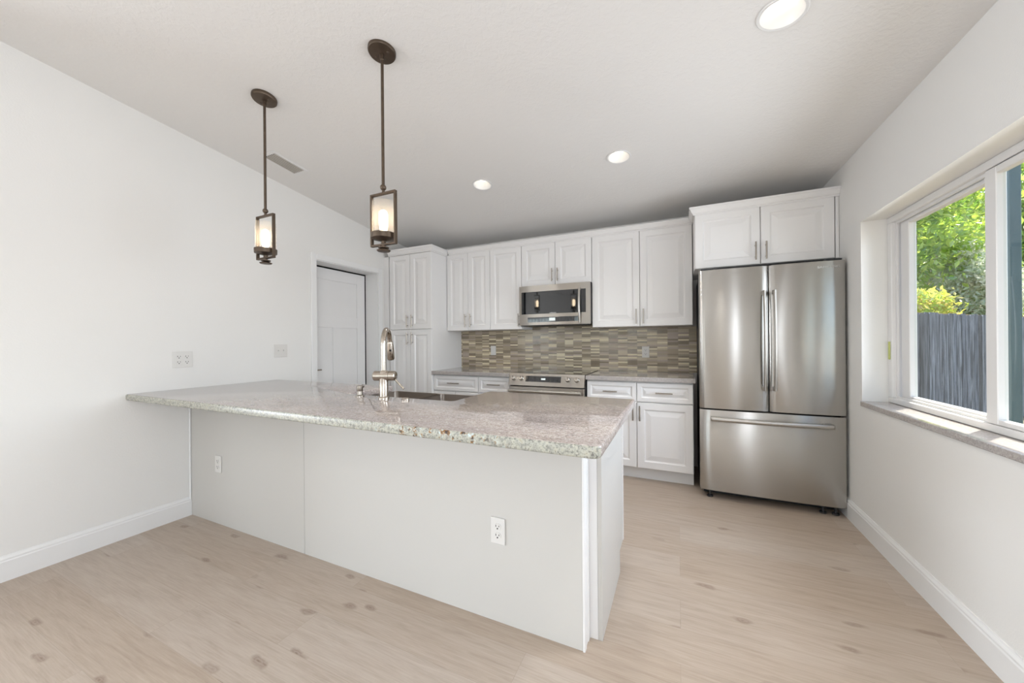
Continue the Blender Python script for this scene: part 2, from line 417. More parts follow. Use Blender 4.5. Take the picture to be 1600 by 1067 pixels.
# ceiling: two slopes meeting in a hip that runs out of the back right corner; pockets for the downlights
def build_ceiling():
    m = MB(); T = 0.16
    xs = [XO + (XL - WT - XO) * i / 8 for i in range(8)] + [XL - WT + (XR - XL + WT) * i / 40 for i in range(41)]
    ys = [YF + (YO - 0.19 - YF) * i / 30 for i in range(30)] + [YO - 0.19 + (YB - YO + 0.19) * i / 40 for i in range(41)]
    G = {}
    def g(i, j, t):
        if (i, j, t) not in G: G[i, j, t] = m.v((xs[i], ys[j], ceil_z(xs[i], ys[j]) + t * T))
        return G[i, j, t]
    keep = {(i, j) for i in range(len(xs) - 1) for j in range(len(ys) - 1) if i >= 8 or j < 30}
    for i, j in keep:
        for t in (0, 1): m.bm.faces.new((g(i, j, t), g(i + 1, j, t), g(i + 1, j + 1, t), g(i, j + 1, t)))
        for (di, dj), (p, q) in (((-1, 0), ((0, 0), (0, 1))), ((1, 0), ((1, 0), (1, 1))), ((0, -1), ((0, 0), (1, 0))), ((0, 1), ((0, 1), (1, 1)))):
            if (i + di, j + dj) not in keep:
                m.bm.faces.new((g(i + p[0], j + p[1], 0), g(i + q[0], j + q[1], 0), g(i + q[0], j + q[1], 1), g(i + p[0], j + p[1], 1)))
    return m.build('ceiling', M['ceiling'])
WT = 0.19
ceiling = build_ceiling()
DOWN = [(-1.523, 2.757), (-0.385, 2.762), (0.385, 1.77), (0.385, 0.45), (-2.3, -0.9), (-0.7, -0.9), (-2.3, -3.2), (-0.7, -3.2), (-5.2, -1.6), (-5.2, -4.0)]  # the seen downlights, then unseen ones added to even out the light
def slope_rot(x, y):
    # ceiling normal
    e = 0.01; return Vector((-(ceil_z(x + e, y) - ceil_z(x - e, y)) / (2 * e), -(ceil_z(x, y + e) - ceil_z(x, y - e)) / (2 * e), 1)).normalized()
cut = MB()
for x, y in DOWN:
    nrm = slope_rot(x, y)
    cut.lathe([(0.0775, -0.03), (0.0775, 0.085)], (x, y, ceil_z(x, y)), nrm, 40)
cutter = cut.build('cutter', M['ceiling'])
bo = ceiling.modifiers.new('cut', 'BOOLEAN'); bo.object = cutter; bo.operation = 'DIFFERENCE'; bo.solver = 'EXACT'
bpy.context.view_layer.update()
dg = bpy.context.evaluated_depsgraph_get()
me2 = bpy.data.meshes.new_from_object(ceiling.evaluated_get(dg))
ceiling.modifiers.clear(); old = ceiling.data; ceiling.data = me2; bpy.data.meshes.remove(old)
cm = cutter.data; bpy.data.objects.remove(cutter); bpy.data.meshes.remove(cm)
me2.polygons.foreach_set('use_smooth', [True] * len(me2.polygons)); me2.set_sharp_from_angle(angle=math.radians(25))
struct(ceiling, 'white textured vaulted ceiling', 'ceiling')

# left wall with the door opening
DY0, DY1, DZ = 2.443, 3.255, 2.05
def lw_piece(m, y0, y1, z0):
    n = max(2, int((y1 - y0) / 0.1)); ys = [y0 + (y1 - y0) * i / n for i in range(n + 1)]
    m.prism([(y0, z0), (y1, z0)] + [(y, ceil_z(XL, y) + 0.004) for y in reversed(ys)], XL - WT, XL, 'x')
m = MB(); lw_piece(m, YO, DY0, 0); lw_piece(m, DY0, DY1, DZ); lw_piece(m, DY1, YB, 0)
struct(m.build('wall_left', M['wall']), 'white painted left wall with the doorway', 'wall')
# unseen dark box added behind the door so its gaps read dark
m = MB(); m.box(XL - 0.42, XL - 0.40, DY0 - 0.1, DY1 + 0.1, 0, DZ + 0.15)
m.box(XL - 0.40, XL - WT, DY0 - 0.1, DY0 - 0.08, 0, DZ + 0.15).box(XL - 0.40, XL - WT, DY1 + 0.08, DY1 + 0.1, 0, DZ + 0.15).box(XL - 0.40, XL - WT, DY0 - 0.08, DY1 + 0.08, DZ + 0.13, DZ + 0.15)
struct(m.build('wall_closet', M['dark']))

# right wall with the window in view and a second one added for light
WY0, WY1, WZ0, WZ1 = 1.36, 3.04, 0.80, 1.972
RT = 0.24
m = MB()
m.box(XR, XR + RT, WY1, YB, 0, Z0).box(XR, XR + RT, WY0, WY1, 0, WZ0).box(XR, XR + RT, WY0, WY1, WZ1, Z0)
m.box(XR, XR + RT, -0.7, WY0, 0, Z0).box(XR, XR + RT, -2.5, -0.7, 0, 0.8).box(XR, XR + RT, -2.5, -0.7, 2.0, Z0).box(XR, XR + RT, YF, -2.5, 0, Z0)
struct(m.build('wall_right', M['wall']), 'white painted right wall with the window', 'wall')
m = MB(); m.box(XL - WT, XR, YB, YB + 0.12, 0, Z0)
struct(m.build('wall_back', M['wall']), 'white painted wall behind the cabinets', 'wall')
# walls of the unseen living room, with glazed openings added to bring in light
def xz_piece(m, a, b, z, y0, y1):
    n = max(2, int((b - a) / 0.2)); xs = [a + (b - a) * i / n for i in range(n + 1)]
    ym_ = YF if y0 < YF + 0.01 else YO
    m.prism([(a, z), (b, z)] + [(x, ceil_z(x, ym_) + 0.004) for x in reversed(xs)], y0, y1, 'y')
m = MB()
for a, b, z in ((XO, -6.4, 0), (-6.4, -4.4, 2.2), (-4.4, -2.7, 0), (-2.7, -0.7, 2.2), (-0.7, XR, 0)): xz_piece(m, a, b, z, YF - 0.14, YF)
struct(m.build('wall_front', M['wall']), 'white wall behind the camera with glazed doors', 'wall')
m = MB(); xz_piece(m, XO, XL, 0, YO - 0.001, YO + WT)
struct(m.build('wall_side', M['wall']), 'white wall of the living room turning off the left wall', 'wall')
m = MB(); zc_ = ceil_z(XO, -2)
def yz_piece(m, a, b, z):
    n = 12; ys = [a + (b - a) * i / n for i in range(n + 1)]
    m.prism([(a, z), (b, z)] + [(y, ceil_z(XO, y) + 0.004) for y in reversed(ys)], XO - 0.14, XO, 'x')
yz_piece(m, YF, -4.2, 0); yz_piece(m, -4.2, -0.6, 2.35); yz_piece(m, -0.6, YO + WT, 0)
struct(m.build('wall_far', M['wall']), 'white far wall of the living room with a glazed door', 'wall')
def glazed(n_, rot, c, wd, h, cols):  # patio doors added out of view as a source of light
    m = MB(); m.M = Matrix.Translation(c) @ Matrix.Rotation(rot, 4, 'Z'); a, b = -wd / 2, wd / 2
    m.box(a, b, -0.03, 0.03, h - 0.06, h).box(a, b, -0.03, 0.03, 0, 0.06)
    for q in range(cols + 1):
        x = a + (wd - 0.06) * q / cols; m.box(x, x + 0.06, -0.03, 0.03, 0.06, h - 0.06)
    o = struct(m.build('door_%d' % n_, M['vinyl']), 'white framed glazed patio door behind the camera', 'door')
    m = MB(); m.M = Matrix.Translation(c) @ Matrix.Rotation(rot, 4, 'Z'); m.box(a + 0.06, b - 0.06, -0.004, 0.004, 0.06, h - 0.06)
    m.build('pane', M['glass'], o)
glazed(2, 0, (-5.4, YF - 0.07, 0), 2.0, 2.2, 2); glazed(3, 0, (-1.7, YF - 0.07, 0), 2.0, 2.2, 2); glazed(4, PI / 2, (XO - 0.07, -2.4, 0), 3.6, 2.35, 3)

# baseboards
def base_prof(h=0.132, t=0.016): return [(0, 0), (t, 0), (t, h - 0.030), (t - 0.003, h - 0.024), (t - 0.003, h - 0.016), (t - 0.009, h - 0.006), (t - 0.011, h), (0, h)]
m = MB(); rs = []
for y in (YO + 0.001, 1.424): rs.append([(XL + a, y, z) for a, z in base_prof()])
m.rings(rs); struct(m.build('baseboard_left', M['trim']), 'white baseboard along the left wall', 'baseboard')
m = MB(); rs = []
for y in (YF, YB): rs.append([(XR - a, y, z) for a, z in base_prof()])
m.rings(rs); struct(m.build('baseboard_right', M['trim']), 'white baseboard along the right wall', 'baseboard')

# door 1: casing, jamb, slab
m = MB(); cw, ct = 0.058, 0.016
def casing(mm, y0, y1, z0, z1): mm.box(XL, XL + ct, y0, y1, z0, z1, 0.004, 2)
casing(m, DY0 - cw, DY0, 0, DZ + cw); casing(m, DY1, DY1 + cw, 0, DZ + cw); casing(m, DY0, DY1, DZ, DZ + cw)
m.box(XL - WT, XL, DY0, DY0 + 0.006, 0, DZ).box(XL - WT, XL, DY1 - 0.006, DY1, 0, DZ).box(XL - WT, XL, DY0 + 0.006, DY1 - 0.006, DZ - 0.006, DZ)
struct(m.build('trim_1', M['trim']), 'white casing around the doorway', 'trim')
xd = XL - WT - 0.002            # face of the slab
y0, y1, z0, z1 = DY0 + 0.012, DY1 - 0.018, 0.01, DZ - 0.020
m = MB(); m.box(xd - 0.034, xd - 0.010, y0, y1, z0, z1)
st = 0.115
def rail(a, b, c, d): m.box(xd - 0.010, xd, a, b, c, d, 0.002)
rail(y0, y0 + st, z0, z1); rail(y1 - st, y1, z0, z1); rail(y0 + st, y1 - st, z1 - 0.12, z1); rail(y0 + st, y1 - st, z0, z0 + 0.2)
rail(y0 + st, y1 - st, 1.40, 1.52); ym = (y0 + y1) / 2; rail(ym - 0.055, ym + 0.055, z0 + 0.2, 1.40)
dr = struct(m.build('door_1', M['door']), 'white shaker door set back in the left wall', 'door')
m = MB(); m.lathe([(0.026, 0), (0.026, 0.008), (0.01, 0.012), (0.01, 0.035)], (xd, y0 + 0.06, 0.955), (1, 0, 0), 20)
m.tube([(xd + 0.034, y0 + 0.05, 0.955), (xd + 0.036, y0 + 0.10, 0.955), (xd + 0.034, y0 + 0.165, 0.955)], 0.008, 10)
m.build('door_handle', M['nickel'], dr, 40)

# window 1
FX0, FX1 = 1.185, 1.27
zb, zt = 0.835, WZ1
m = MB()
m.box(FX0, FX1, WY0, WY1, zb, zb + 0.032, 0.003).box(FX0, FX1, WY0, WY1, zt - 0.036, zt, 0.003)
m.box(FX0, FX1, WY1 - 0.045, WY1, zb + 0.032, zt - 0.036, 0.003).box(FX0, FX1, WY0, WY0 + 0.045, zb + 0.032, zt - 0.036, 0.003)
m.box(FX0 + 0.02, FX0 + 0.030, WY0 + 0.045, WY1 - 0.045, zb + 0.032, zb + 0.045)
m.box(FX0 + 0.018, FX0 + 0.028, WY1 - 0.060, WY1 - 0.045, zb + 0.032, zt - 0.036)
m.box(FX0 + 0.02, FX0 + 0.030, WY0 + 0.045, WY1 - 0.045, zt - 0.050, zt - 0.036)
win = struct(m.build('window_1', M['vinyl']), 'white vinyl sliding window with granite sill', 'window')
YM = 2.20
def sash(x0, x1, ya, yb, wl, wr, name='sash'):
    za, zc = zb + 0.034, zt - 0.040
    mm = MB()
    mm.box(x0, x1, ya, ya + wl, za, zc, 0.003).box(x0, x1, yb - wr, yb, za, zc, 0.003)
    mm.box(x0, x1, ya + wl, yb - wr, za, za + 0.022, 0.003).box(x0, x1, ya + wl, yb - wr, zc - 0.03, zc, 0.003)
    o = mm.build(name, M['vinyl'], win)
    MB().box((x0 + x1) / 2 + 0.004, (x0 + x1) / 2 + 0.010, ya + wl, yb - wr, za + 0.022, zc - 0.03).build('pane', M['glass'], o)
    return o
sash(FX0 + 0.036, FX0 + 0.070, YM + 0.064, WY1 - 0.062, 0.05, 0.085)
sash(FX0 + 0.002, FX0 + 0.034, WY0 + 0.046, YM + 0.052, 0.05, 0.062)
m = MB(); m.box(FX0 - 0.006, FX0, WY1 - 0.030, WY1 - 0.012, 1.10, 1.21, 0.002); lt = m.build('latch', M['tag'], win); lt['label'] = 'small yellow-green latch strip'
m = MB(); m.box(1.050, FX0 + 0.05, WY0, WY1, WZ0 + 0.002, 0.834, 0.004, 2)
sl = m.build('sill', M['granite_grey'], win); sl['label'] = 'grey granite window sill'

# unseen side window added behind the camera for fill light
m = MB(); m.box(1.18, 1.25, -2.5, -0.7, 0.8, 0.86).box(1.18, 1.25, -2.5, -0.7, 1.94, 2.0)
for q in (-2.5, -1.63, -0.76): m.box(1.18, 1.25, q, q + 0.06, 0.86, 1.94)
w2 = struct(m.build('window_2', M['vinyl']), 'white framed side window behind the camera', 'window')
MB().box(1.21, 1.216, -2.44, -0.76, 0.86, 1.94).build('pane', M['glass'], w2)

# roof eave over the window
m = MB(); m.box(XR + RT, 1.625, -3.0, 3.95, 2.195, 2.245).box(1.625, 1.65, -3.0, 3.95, 2.165, 2.33)
struct(m.build('trim_2', M['soffit']), 'tan roof eave above the window outside', 'eave')

# ------------------------------------------------------------------ cabinets
def bar_handle(mm, p0, p1, out=(0, -1, 0), r=0.006, stand=0.028):
    p0, p1, out = Vector(p0), Vector(p1), Vector(out)
    mm.cyl(p0 + out * stand, p1 + out * stand, r, 12)
    d = (p1 - p0)
    for f in (0.18, 0.82):
        q = p0 + d * f; mm.cyl(q, q + out * stand, r * 0.75, 10)
    return mm

def crown(mm, path, zb, h=0.058, proj=0.034, rise=None):
    """path: list of (x, y, nx, ny) with mitre normals; the moulding climbs outward"""
    prof = [(0.0, 0), (0.008, 0.0), (0.008, 0.010), (0.016, 0.016), (0.026, 0.036), (proj - 0.004, 0.046), (proj, 0.048), (proj, h), (0.0, h)]
    rs = [[(x + nx * a, y + ny * a, zb + z) for a, z in prof] for x, y, nx, ny in path]
    return mm.rings(rs)

def cabinet(name, label, cat, x0, x1, yf, yb, z0, z1, doors=(), drawers=(), kick=None, group=None, t=0.02, fillers=()):
    """yf is the face of the doors; doors: (xa, xb, za, zb, handle) with handle = (x, za, zb)"""
    root = thing(name, label, cat, ((x0 + x1) / 2, (yf + yb) / 2, 0 if kick else z0), group=group)
    off = root.location.copy()
    m = MB(off); m.box(x0, x1, yf + t + 0.001, yb, z0, z1, 0.0015)
    m.build('body', M['cab'], root)
    if kick:
        MB(off).box(x0, x1, yf + kick, yb, 0, z0 - 0.001).build('toe_kick', M['cab'], root)
    for xa, xb, za, zb_, h in doors:
        d = MB(off).raised(xa + 0.0015, xb - 0.0015, za + 0.0015, zb_ - 0.0015, yf, t).build('door', M['cab'], root)
        if h: bar_handle(MB(off), (h[0], yf, h[1]), (h[0], yf, h[2])).build('handle', M['nickel'], d, 40)
    for xa, xb, za, zb_, h in drawers:
        d = MB(off).raised(xa + 0.0015, xb - 0.0015, za + 0.0015, zb_ - 0.0015, yf, t, 0.034).build('drawer', M['cab'], root)
        bar_handle(MB(off), (h[0], yf, h[2]), (h[1], yf, h[2])).build('handle', M['nickel'], d, 40)
    for xa, xb, za, zb_ in fillers:
        MB(off).box(xa, xb, yf + 0.004, yf + t, za, zb_, 0.0015).build('filler', M['cab'], root)
    return root, off

WF = 3.645                                   # face of the wall cabinet doors
W0, W1 = 1.366, 2.268
hz = (1.395, 1.535)
cabinet('wall_cabinet', 'white wall cabinet with two narrow doors beside the tall pantry', 'wall cabinet', -2.508, -1.927, WF, YB, W0, W1,
        [(-2.508, -2.217, W0, W1, (-2.247, 1.403, 1.555)), (-2.217, -1.927, W0, W1, (-2.178, 1.403, 1.555))], group='wall cabinets over the back counter')
cabinet('wall_cabinet', 'white wall cabinet with one door, left of the microwave', 'wall cabinet', -1.926, -1.541, WF, YB, W0, W1,
        [(-1.926, -1.541, W0, W1, (-1.571, 1.395, 1.535))], group='wall cabinets over the back counter')
cabinet('wall_cabinet', 'short white wall cabinet with two doors directly above the microwave', 'wall cabinet', -1.539, -0.779, WF, YB, 1.818, W1,
        [(-1.539, -1.160, 1.818, W1, (-1.188, 1.855, 1.990)), (-1.159, -0.779, 1.818, W1, (-1.128, 1.855, 1.990))], group='wall cabinets over the back counter')
cabinet('wall_cabinet', 'white wall cabinet with two wide doors between microwave and refrigerator', 'wall cabinet', -0.777, 0.122, WF, YB, W0, W1,
        [(-0.777, -0.327, W0, W1, (-0.358, 1.390, 1.530)), (-0.326, 0.122, W0, W1, (-0.293, 1.390, 1.530))], group='wall cabinets over the back counter')
o = MB(); crown(o, [(-2.475, WF, 0, -1), (0.125, WF, 0, -1)], W1 - 0.004)
o.box(-2.475, 0.125, WF + 0.0005, WF + 0.10, W1 + 0.001, W1 + 0.053)
tag(o.build('crown_molding', M['cab']), 'long white crown molding along the tops of the wall cabinets', 'molding')

# tall pantry
PF = 3.345
P0, P1, PZ = -3.115, -2.512, 2.255
root, off = cabinet('pantry_cabinet', 'tall white four-door pantry cabinet beside the doorway', 'pantry cabinet', P0 - 0.02, P1, PF, YB - 0.012, 0.105, PZ,
    [(P0, -2.813, 1.384, PZ, (-2.847, 1.402, 1.548)), (-2.812, P1, 1.384, PZ, (-2.777, 1.402, 1.548)),
     (P0, -2.813, 0.110, 1.380, (-2.847, 1.207, 1.347)), (-2.812, P1, 0.110, 1.380, (-2.777, 1.207, 1.347))], kick=0.08)
MB(off).box(XL + 0.001, P0 - 0.021, PF + 0.01, PF + 0.03, 0.0, PZ).build('filler', M['cab'], root)
m = MB(off); crown(m, [(P0 - 0.01, PF, 0, -1), (P1, PF, 1, -1), (P1, WF, 1, 0)], PZ, 0.066, 0.036)
m.box(P0 - 0.02, P1 - 0.001, PF + 0.0005, YB - 0.001, PZ + 0.001, PZ + 0.060)
m.build('crown', M['cab'], root)

# cabinet over the fridge
FF = 3.370
root, off = cabinet('refrigerator_cabinet', 'deep white two-door cabinet above the refrigerator', 'wall cabinet', 0.127, 1.036, FF, YB, 1.815, 2.262,
    [(0.130, 0.583, 1.815, 2.262, (0.550, 1.846, 1.985)), (0.585, 1.034, 1.815, 2.262, (0.618, 1.846, 1.982))], fillers=[(1.038, 1.058, 1.815, 2.262)])
m = MB(off); crown(m, [(0.127, WF - 0.035, -1, 0), (0.127, FF, -1, -1), (1.059, FF, 0, -1)], 2.256, 0.062, 0.036)
m.box(0.128, 1.058, FF + 0.0005, YB - 0.001, 2.263, 2.314)
m.build('crown', M['cab'], root)

# base cabinets
BF = 3.374
cabinet('base_cabinet', 'white base cabinet with wide drawer beside the tall pantry', 'base cabinet', -2.510, -1.936, BF, YB - 0.03, 0.115, 0.872,
    [(-2.510, -2.224, 0.115, 0.688, (-2.255, 0.53, 0.66)), (-2.223, -1.936, 0.115, 0.688, (-2.19, 0.53, 0.66))], [(-2.510, -1.936, 0.694, 0.862, (-2.309, -2.160, 0.782))], 0.08, 'base cabinets along the back wall')
cabinet('base_cabinet', 'narrow white base cabinet with drawer, left of the range', 'base cabinet', -1.934, -1.556, BF, YB - 0.03, 0.115, 0.872,
    [(-1.934, -1.556, 0.115, 0.688, (-1.60, 0.53, 0.66))], [(-1.934, -1.556, 0.694, 0.862, (-1.814, -1.665, 0.785))], 0.08, 'base cabinets along the back wall')
cabinet('base_cabinet', 'white base cabinet with two drawers and two doors between range and refrigerator', 'base cabinet', -0.774, 0.112, BF, YB - 0.03, 0.115, 0.872,
    [(-0.774, -0.337, 0.115, 0.688, (-0.366, 0.530, 0.662)), (-0.334, 0.111, 0.115, 0.688, (-0.309, 0.530, 0.662))],
    [(-0.774, -0.337, 0.694, 0.862, (-0.623, -0.499, 0.776)), (-0.334, 0.111, 0.694, 0.862, (-0.180, -0.045, 0.779))], 0.08, 'base cabinets along the back wall')

# back counters and backsplash
CF = 3.338
o = MB().prism([(-2.512, CF), (-1.552, CF), (-1.552, 3.961), (-2.510, 3.961), (-2.510, PF + 0.03), (-2.535, PF - 0.002), (-2.535, CF)][0:5], 0.874, 0.913, 'z', 0.005)
tag(o.build('countertop', M['granite_grey']), 'grey granite countertop between the tall pantry and the range', 'countertop', 'counters along the back wall')
o = MB().prism([(-0.778, CF), (0.126, CF), (0.126, 3.961), (-0.778, 3.961)], 0.874, 0.913, 'z', 0.005)
tag(o.build('countertop', M['granite_grey']), 'grey granite countertop between the range and the refrigerator', 'countertop', 'counters along the back wall')
o = MB().box(-2.510, 0.40, 3.962, 3.9765, 0.9135, 1.365).box(-1.537, -0.781, 3.9622, 3.9764, 1.3651, 1.41)
tag(o.build('backsplash', M['tile']), 'brown and tan linear mosaic tile backsplash', 'backsplash')

# ------------------------------------------------------------------ outlets and switches
def plate_local(mm, wd, ht):
    mm.prism([(-wd / 2, -ht / 2), (wd / 2, -ht / 2), (wd / 2, ht / 2), (-wd / 2, ht / 2)], -0.006, 0.0, 'y', 0.0025)
def receptacle(root, x):
    for s_ in (-1, 1):
        m = MB(); cz = s_ * 0.0195; pts = []
        for i in range(20):
            a = 2 * PI * i / 20; pts.append((x + 0.0165 * math.cos(a), cz + max(-0.0135, min(0.0135, 0.0165 * math.sin(a)))))
        m.prism(pts, -0.0085, -0.004, 'y')
        m.box(x - 0.0088, x - 0.0060, -0.0092, -0.0084, cz - 0.001, cz + 0.008, mi=1).box(x + 0.0060, x + 0.0088, -0.0092, -0.0084, cz - 0.000, cz + 0.007, mi=1)
        n0 = len(m.bm.faces); m.cyl((x, -0.0092, cz - 0.0075), (x, -0.0084, cz - 0.0075), 0.0034, 10, mi=1)
        m.build('receptacle', [M['plastic'], M['slot']], root)
def duplex(loc, rz, label, gang=1, name='wall_outlet', sc=1.0):
    r = thing(name, label, 'outlet', loc, (0, 0, rz), 'electrical outlets'); r.scale = (sc,) * 3
    m = MB(); plate_local(m, 0.070 if gang == 1 else 0.116, 0.114); m.build('cover_plate', M['plastic'], r)
    for k in range(gang): receptacle(r, (k - (gang - 1) / 2) * 0.046)
    return r
def switch(loc, rz, label, gang, kind='rocker'):
    r = thing('light_switch', label, 'switch', loc, (0, 0, rz), 'wall switches')
    m = MB(); plate_local(m, 0.070 if gang == 1 else 0.116, 0.114); m.build('cover_plate', M['plastic'], r)
    for k in range(gang):
        x = (k - (gang - 1) / 2) * 0.046; m = MB()
        if kind == 'rocker':
            m.rings([[(x - 0.016, -0.004, z), (x + 0.016, -0.004, z), (x + 0.016, -0.004 - d, z), (x - 0.016, -0.004 - d, z)] for z, d in ((-0.033, 0.003), (0, 0.005), (0.033, 0.008))])
            m.build('rocker', M['plastic'], r)
        else:
            m.box(x - 0.005, x + 0.005, -0.008, -0.004, -0.012, 0.012); m.box(x - 0.004, x + 0.004, -0.018, -0.006, 0.0, 0.009, 0.002)
            m.build('toggle', M['plastic'], r)
    return r
duplex((XL, 1.383, 1.122), PI / 2, 'white double-gang outlet with four sockets on the left wall above the counter', 2)
switch((XL, 2.090, 1.166), PI / 2, 'white two-toggle light switch on the left wall nearer the doorway', 2, 'toggle')
duplex((-2.855, 1.4255, 0.411), 0, 'white outlet on the narrow peninsula panel, in shade next to the left wall')
duplex((-0.722, 1.4255, 0.402), 0, 'white outlet on the wide peninsula panel near its right corner')
switch((-2.052, 3.962, 1.126), 0, 'white rocker switch on the mosaic tile left of the range', 1)
duplex((-0.302, 3.962, 1.114), 0, 'white outlet on the mosaic tile right of the range')

# ------------------------------------------------------------------ peninsula
IX, IY = -0.345, 1.426
base = thing('peninsula', 'white paneled peninsula base under the granite counter', 'peninsula', (-1.75, 1.48, 0))
off = base.location.copy()
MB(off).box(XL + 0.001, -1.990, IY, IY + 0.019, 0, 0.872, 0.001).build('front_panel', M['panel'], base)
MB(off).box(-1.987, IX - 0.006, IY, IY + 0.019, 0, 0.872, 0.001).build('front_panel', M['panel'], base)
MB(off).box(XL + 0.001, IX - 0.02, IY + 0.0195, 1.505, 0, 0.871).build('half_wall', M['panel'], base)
m = MB(off)
m.prism([(IX - 0.005, IY - 0.003), (IX + 0.001, IY - 0.003), (IX + 0.004, IY), (IX + 0.004, IY + 0.022), (IX + 0.0015, IY + 0.024), (IX + 0.0015, IY + 0.055), (IX + 0.005, IY + 0.058), (IX + 0.005, IY + 0.080), (IX - 0.019, IY + 0.080), (IX - 0.019, IY + 0.0195), (IX - 0.005, IY + 0.0195)], 0, 0.872, 'z')
m.build('corner_molding', M['trim'], base)
ch = MB(off).box(XL + 0.002, XL + 0.014, IY - 0.012, IY - 0.0005, 0.0, 0.872, 0.003).build('scribe_molding', M['trim'], base)

# the end cabinet of the peninsula, seen edge-on from its side panel
IC0, IC1, ICF = -0.91, -0.289, 2.10
ec = thing('end_cabinet', 'white end cabinet of the peninsula showing its plain side panel', 'base cabinet', (-0.6, 1.8, 0))
off = ec.location.copy()
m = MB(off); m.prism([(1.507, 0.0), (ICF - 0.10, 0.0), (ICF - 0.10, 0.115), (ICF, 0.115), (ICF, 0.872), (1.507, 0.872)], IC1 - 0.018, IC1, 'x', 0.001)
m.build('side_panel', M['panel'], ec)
m = MB(off); m.box(IC0, IC1 - 0.0185, 1.507, ICF - 0.002, 0.115, 0.871).box(IC0, IC1 - 0.0185, 1.507, ICF - 0.08, 0.0, 0.1145); m.build('body', M['cab'], ec)
def back_raised(xa, xb, za, zb_, yf, name):
    # a raised panel that faces +y
    mm = MB(); mm.M = Matrix.Translation(-off) @ Matrix.Translation((xa + xb, 2 * yf, 0)) @ Matrix.Rotation(PI, 4, 'Z')
    mm.raised(xa, xb, za, zb_, yf, 0.02); o = mm.build(name, M['cab'], ec)
    h = MB(off)
    if name == 'door': bar_handle(h, (xa + 0.04, yf, 0.53), (xa + 0.04, yf, 0.66), (0, 1, 0))
    else: bar_handle(h, ((xa + xb) / 2 - 0.065, yf, 0.78), ((xa + xb) / 2 + 0.065, yf, 0.78), (0, 1, 0))
    h.build('handle', M['nickel'], o, 40)
back_raised(-0.60 + 0.002, IC1 + 0.004, 0.120, 0.688, ICF + 0.022, 'door')
back_raised(IC0, -0.60 - 0.002, 0.120, 0.688, ICF + 0.022, 'door')
back_raised(IC0, IC1 + 0.004, 0.694, 0.862, ICF + 0.022, 'drawer')
# granite top with the farm sink cut-out open to the back
SX0, SX1, SY = -1.890, -1.098, 1.640
CY0, CX1, CY1 = 1.087, -0.212, 2.062
def rounded(poly, radii, n=5):
    out = []; L = len(poly)
    for i, p in enumerate(poly):
        r = radii[i]; p = Vector(p)
        if r <= 0: out.append(tuple(p)); continue
        a = (Vector(poly[i - 1]) - p).normalized(); b = (Vector(poly[(i + 1) % L]) - p).normalized()
        ang = a.angle(b); t = r / math.tan(ang / 2); c = p + (a + b).normalized() * (r / math.sin(ang / 2))
        s0 = p + a * t - c; s1 = p + b * t - c
        for k in range(n + 1):
            q = s0.lerp(s1, k / n).normalized() * r; out.append(tuple(c + q))
    return out
poly = [(XL + 0.001, CY0), (CX1, CY0), (CX1, CY1), (SX1, CY1), (SX1, SY), (SX0, SY), (SX0, CY1), (XL + 0.001, CY1)]
poly = rounded(poly, [0, 0.032, 0.012, 0.022, 0.02, 0.02, 0.022, 0])
m = MB(); m.prism(poly, 0.8735, 0.914, 'z', 0.009, 3)
top = m.build('peninsula_countertop', [M['granite'], M['granite_edge']], None, 35)
for p in top.data.polygons:
    if abs(p.normal.y) > 0.35 and p.normal.y < 0 and p.center.y < CY0 + 0.05: p.material_index = 1
tag(top, 'large polished granite countertop of the peninsula with rough speckled front edge', 'countertop')

# farm sink
sk = thing('sink', 'double-bowl stainless sink set into the peninsula counter', 'sink', (-1.494, 1.86, 0.62)); off = sk.location.copy()
bx0, bx1, by0, by1, bz0, bz1 = SX0 - 0.012, SX1 + 0.012, SY - 0.012, 2.105, 0.66, 0.8725
dv = (SX0 + SX1) / 2 + 0.0
def basin(a, b, name):
    mm = MB(off); r = 0.03
    def ring(x0, x1, y0, y1, z, rad): return [(x, y, z) for x, y in rounded([(x0, y0), (x1, y0), (x1, y1), (x0, y1)], [rad] * 4, 4)]
    mm.rings([ring(a, b, by0 + 0.012, by1 - 0.014, bz1 - 0.001, r), ring(a + 0.002, b - 0.002, by0 + 0.014, by1 - 0.016, bz0 + 0.05, r), ring(a + 0.02, b - 0.02, by0 + 0.03, by1 - 0.032, bz0 + 0.02, r)], False, True)
    o = mm.build(name, M['sink'], sk, 50)
    MB(off).lathe([(0.045, 0), (0.045, 0.004), (0.03, 0.001), (0.02, -0.002)], ((a + b) / 2, (by0 + by1) / 2, bz0 + 0.0215), n=24).build('drain', M['nickel'], o, 40)
basin(bx0 + 0.012, dv - 0.010, 'bowl'); basin(dv + 0.010, bx1 - 0.012, 'bowl')
m = MB(off)
m.box(bx0, bx1, by1 - 0.0135, by1, 0.63, bz1, 0.004, 2)
m.build('apron', M['sink'], sk)
m = MB(off)
m.box(bx0, bx0 + 0.0115, by0, by1 - 0.014, 0.63, bz1).box(bx1 - 0.0115, bx1, by0, by1 - 0.014, 0.63, bz1).box(bx0 + 0.012, bx1 - 0.012, by0, by0 + 0.0115, 0.63, bz1)
m.box(dv - 0.0095, dv + 0.0095, by0 + 0.0125, by1 - 0.0145, 0.68, bz1 - 0.012, 0.004, 2)
m.build('rim', M['sink'], sk)

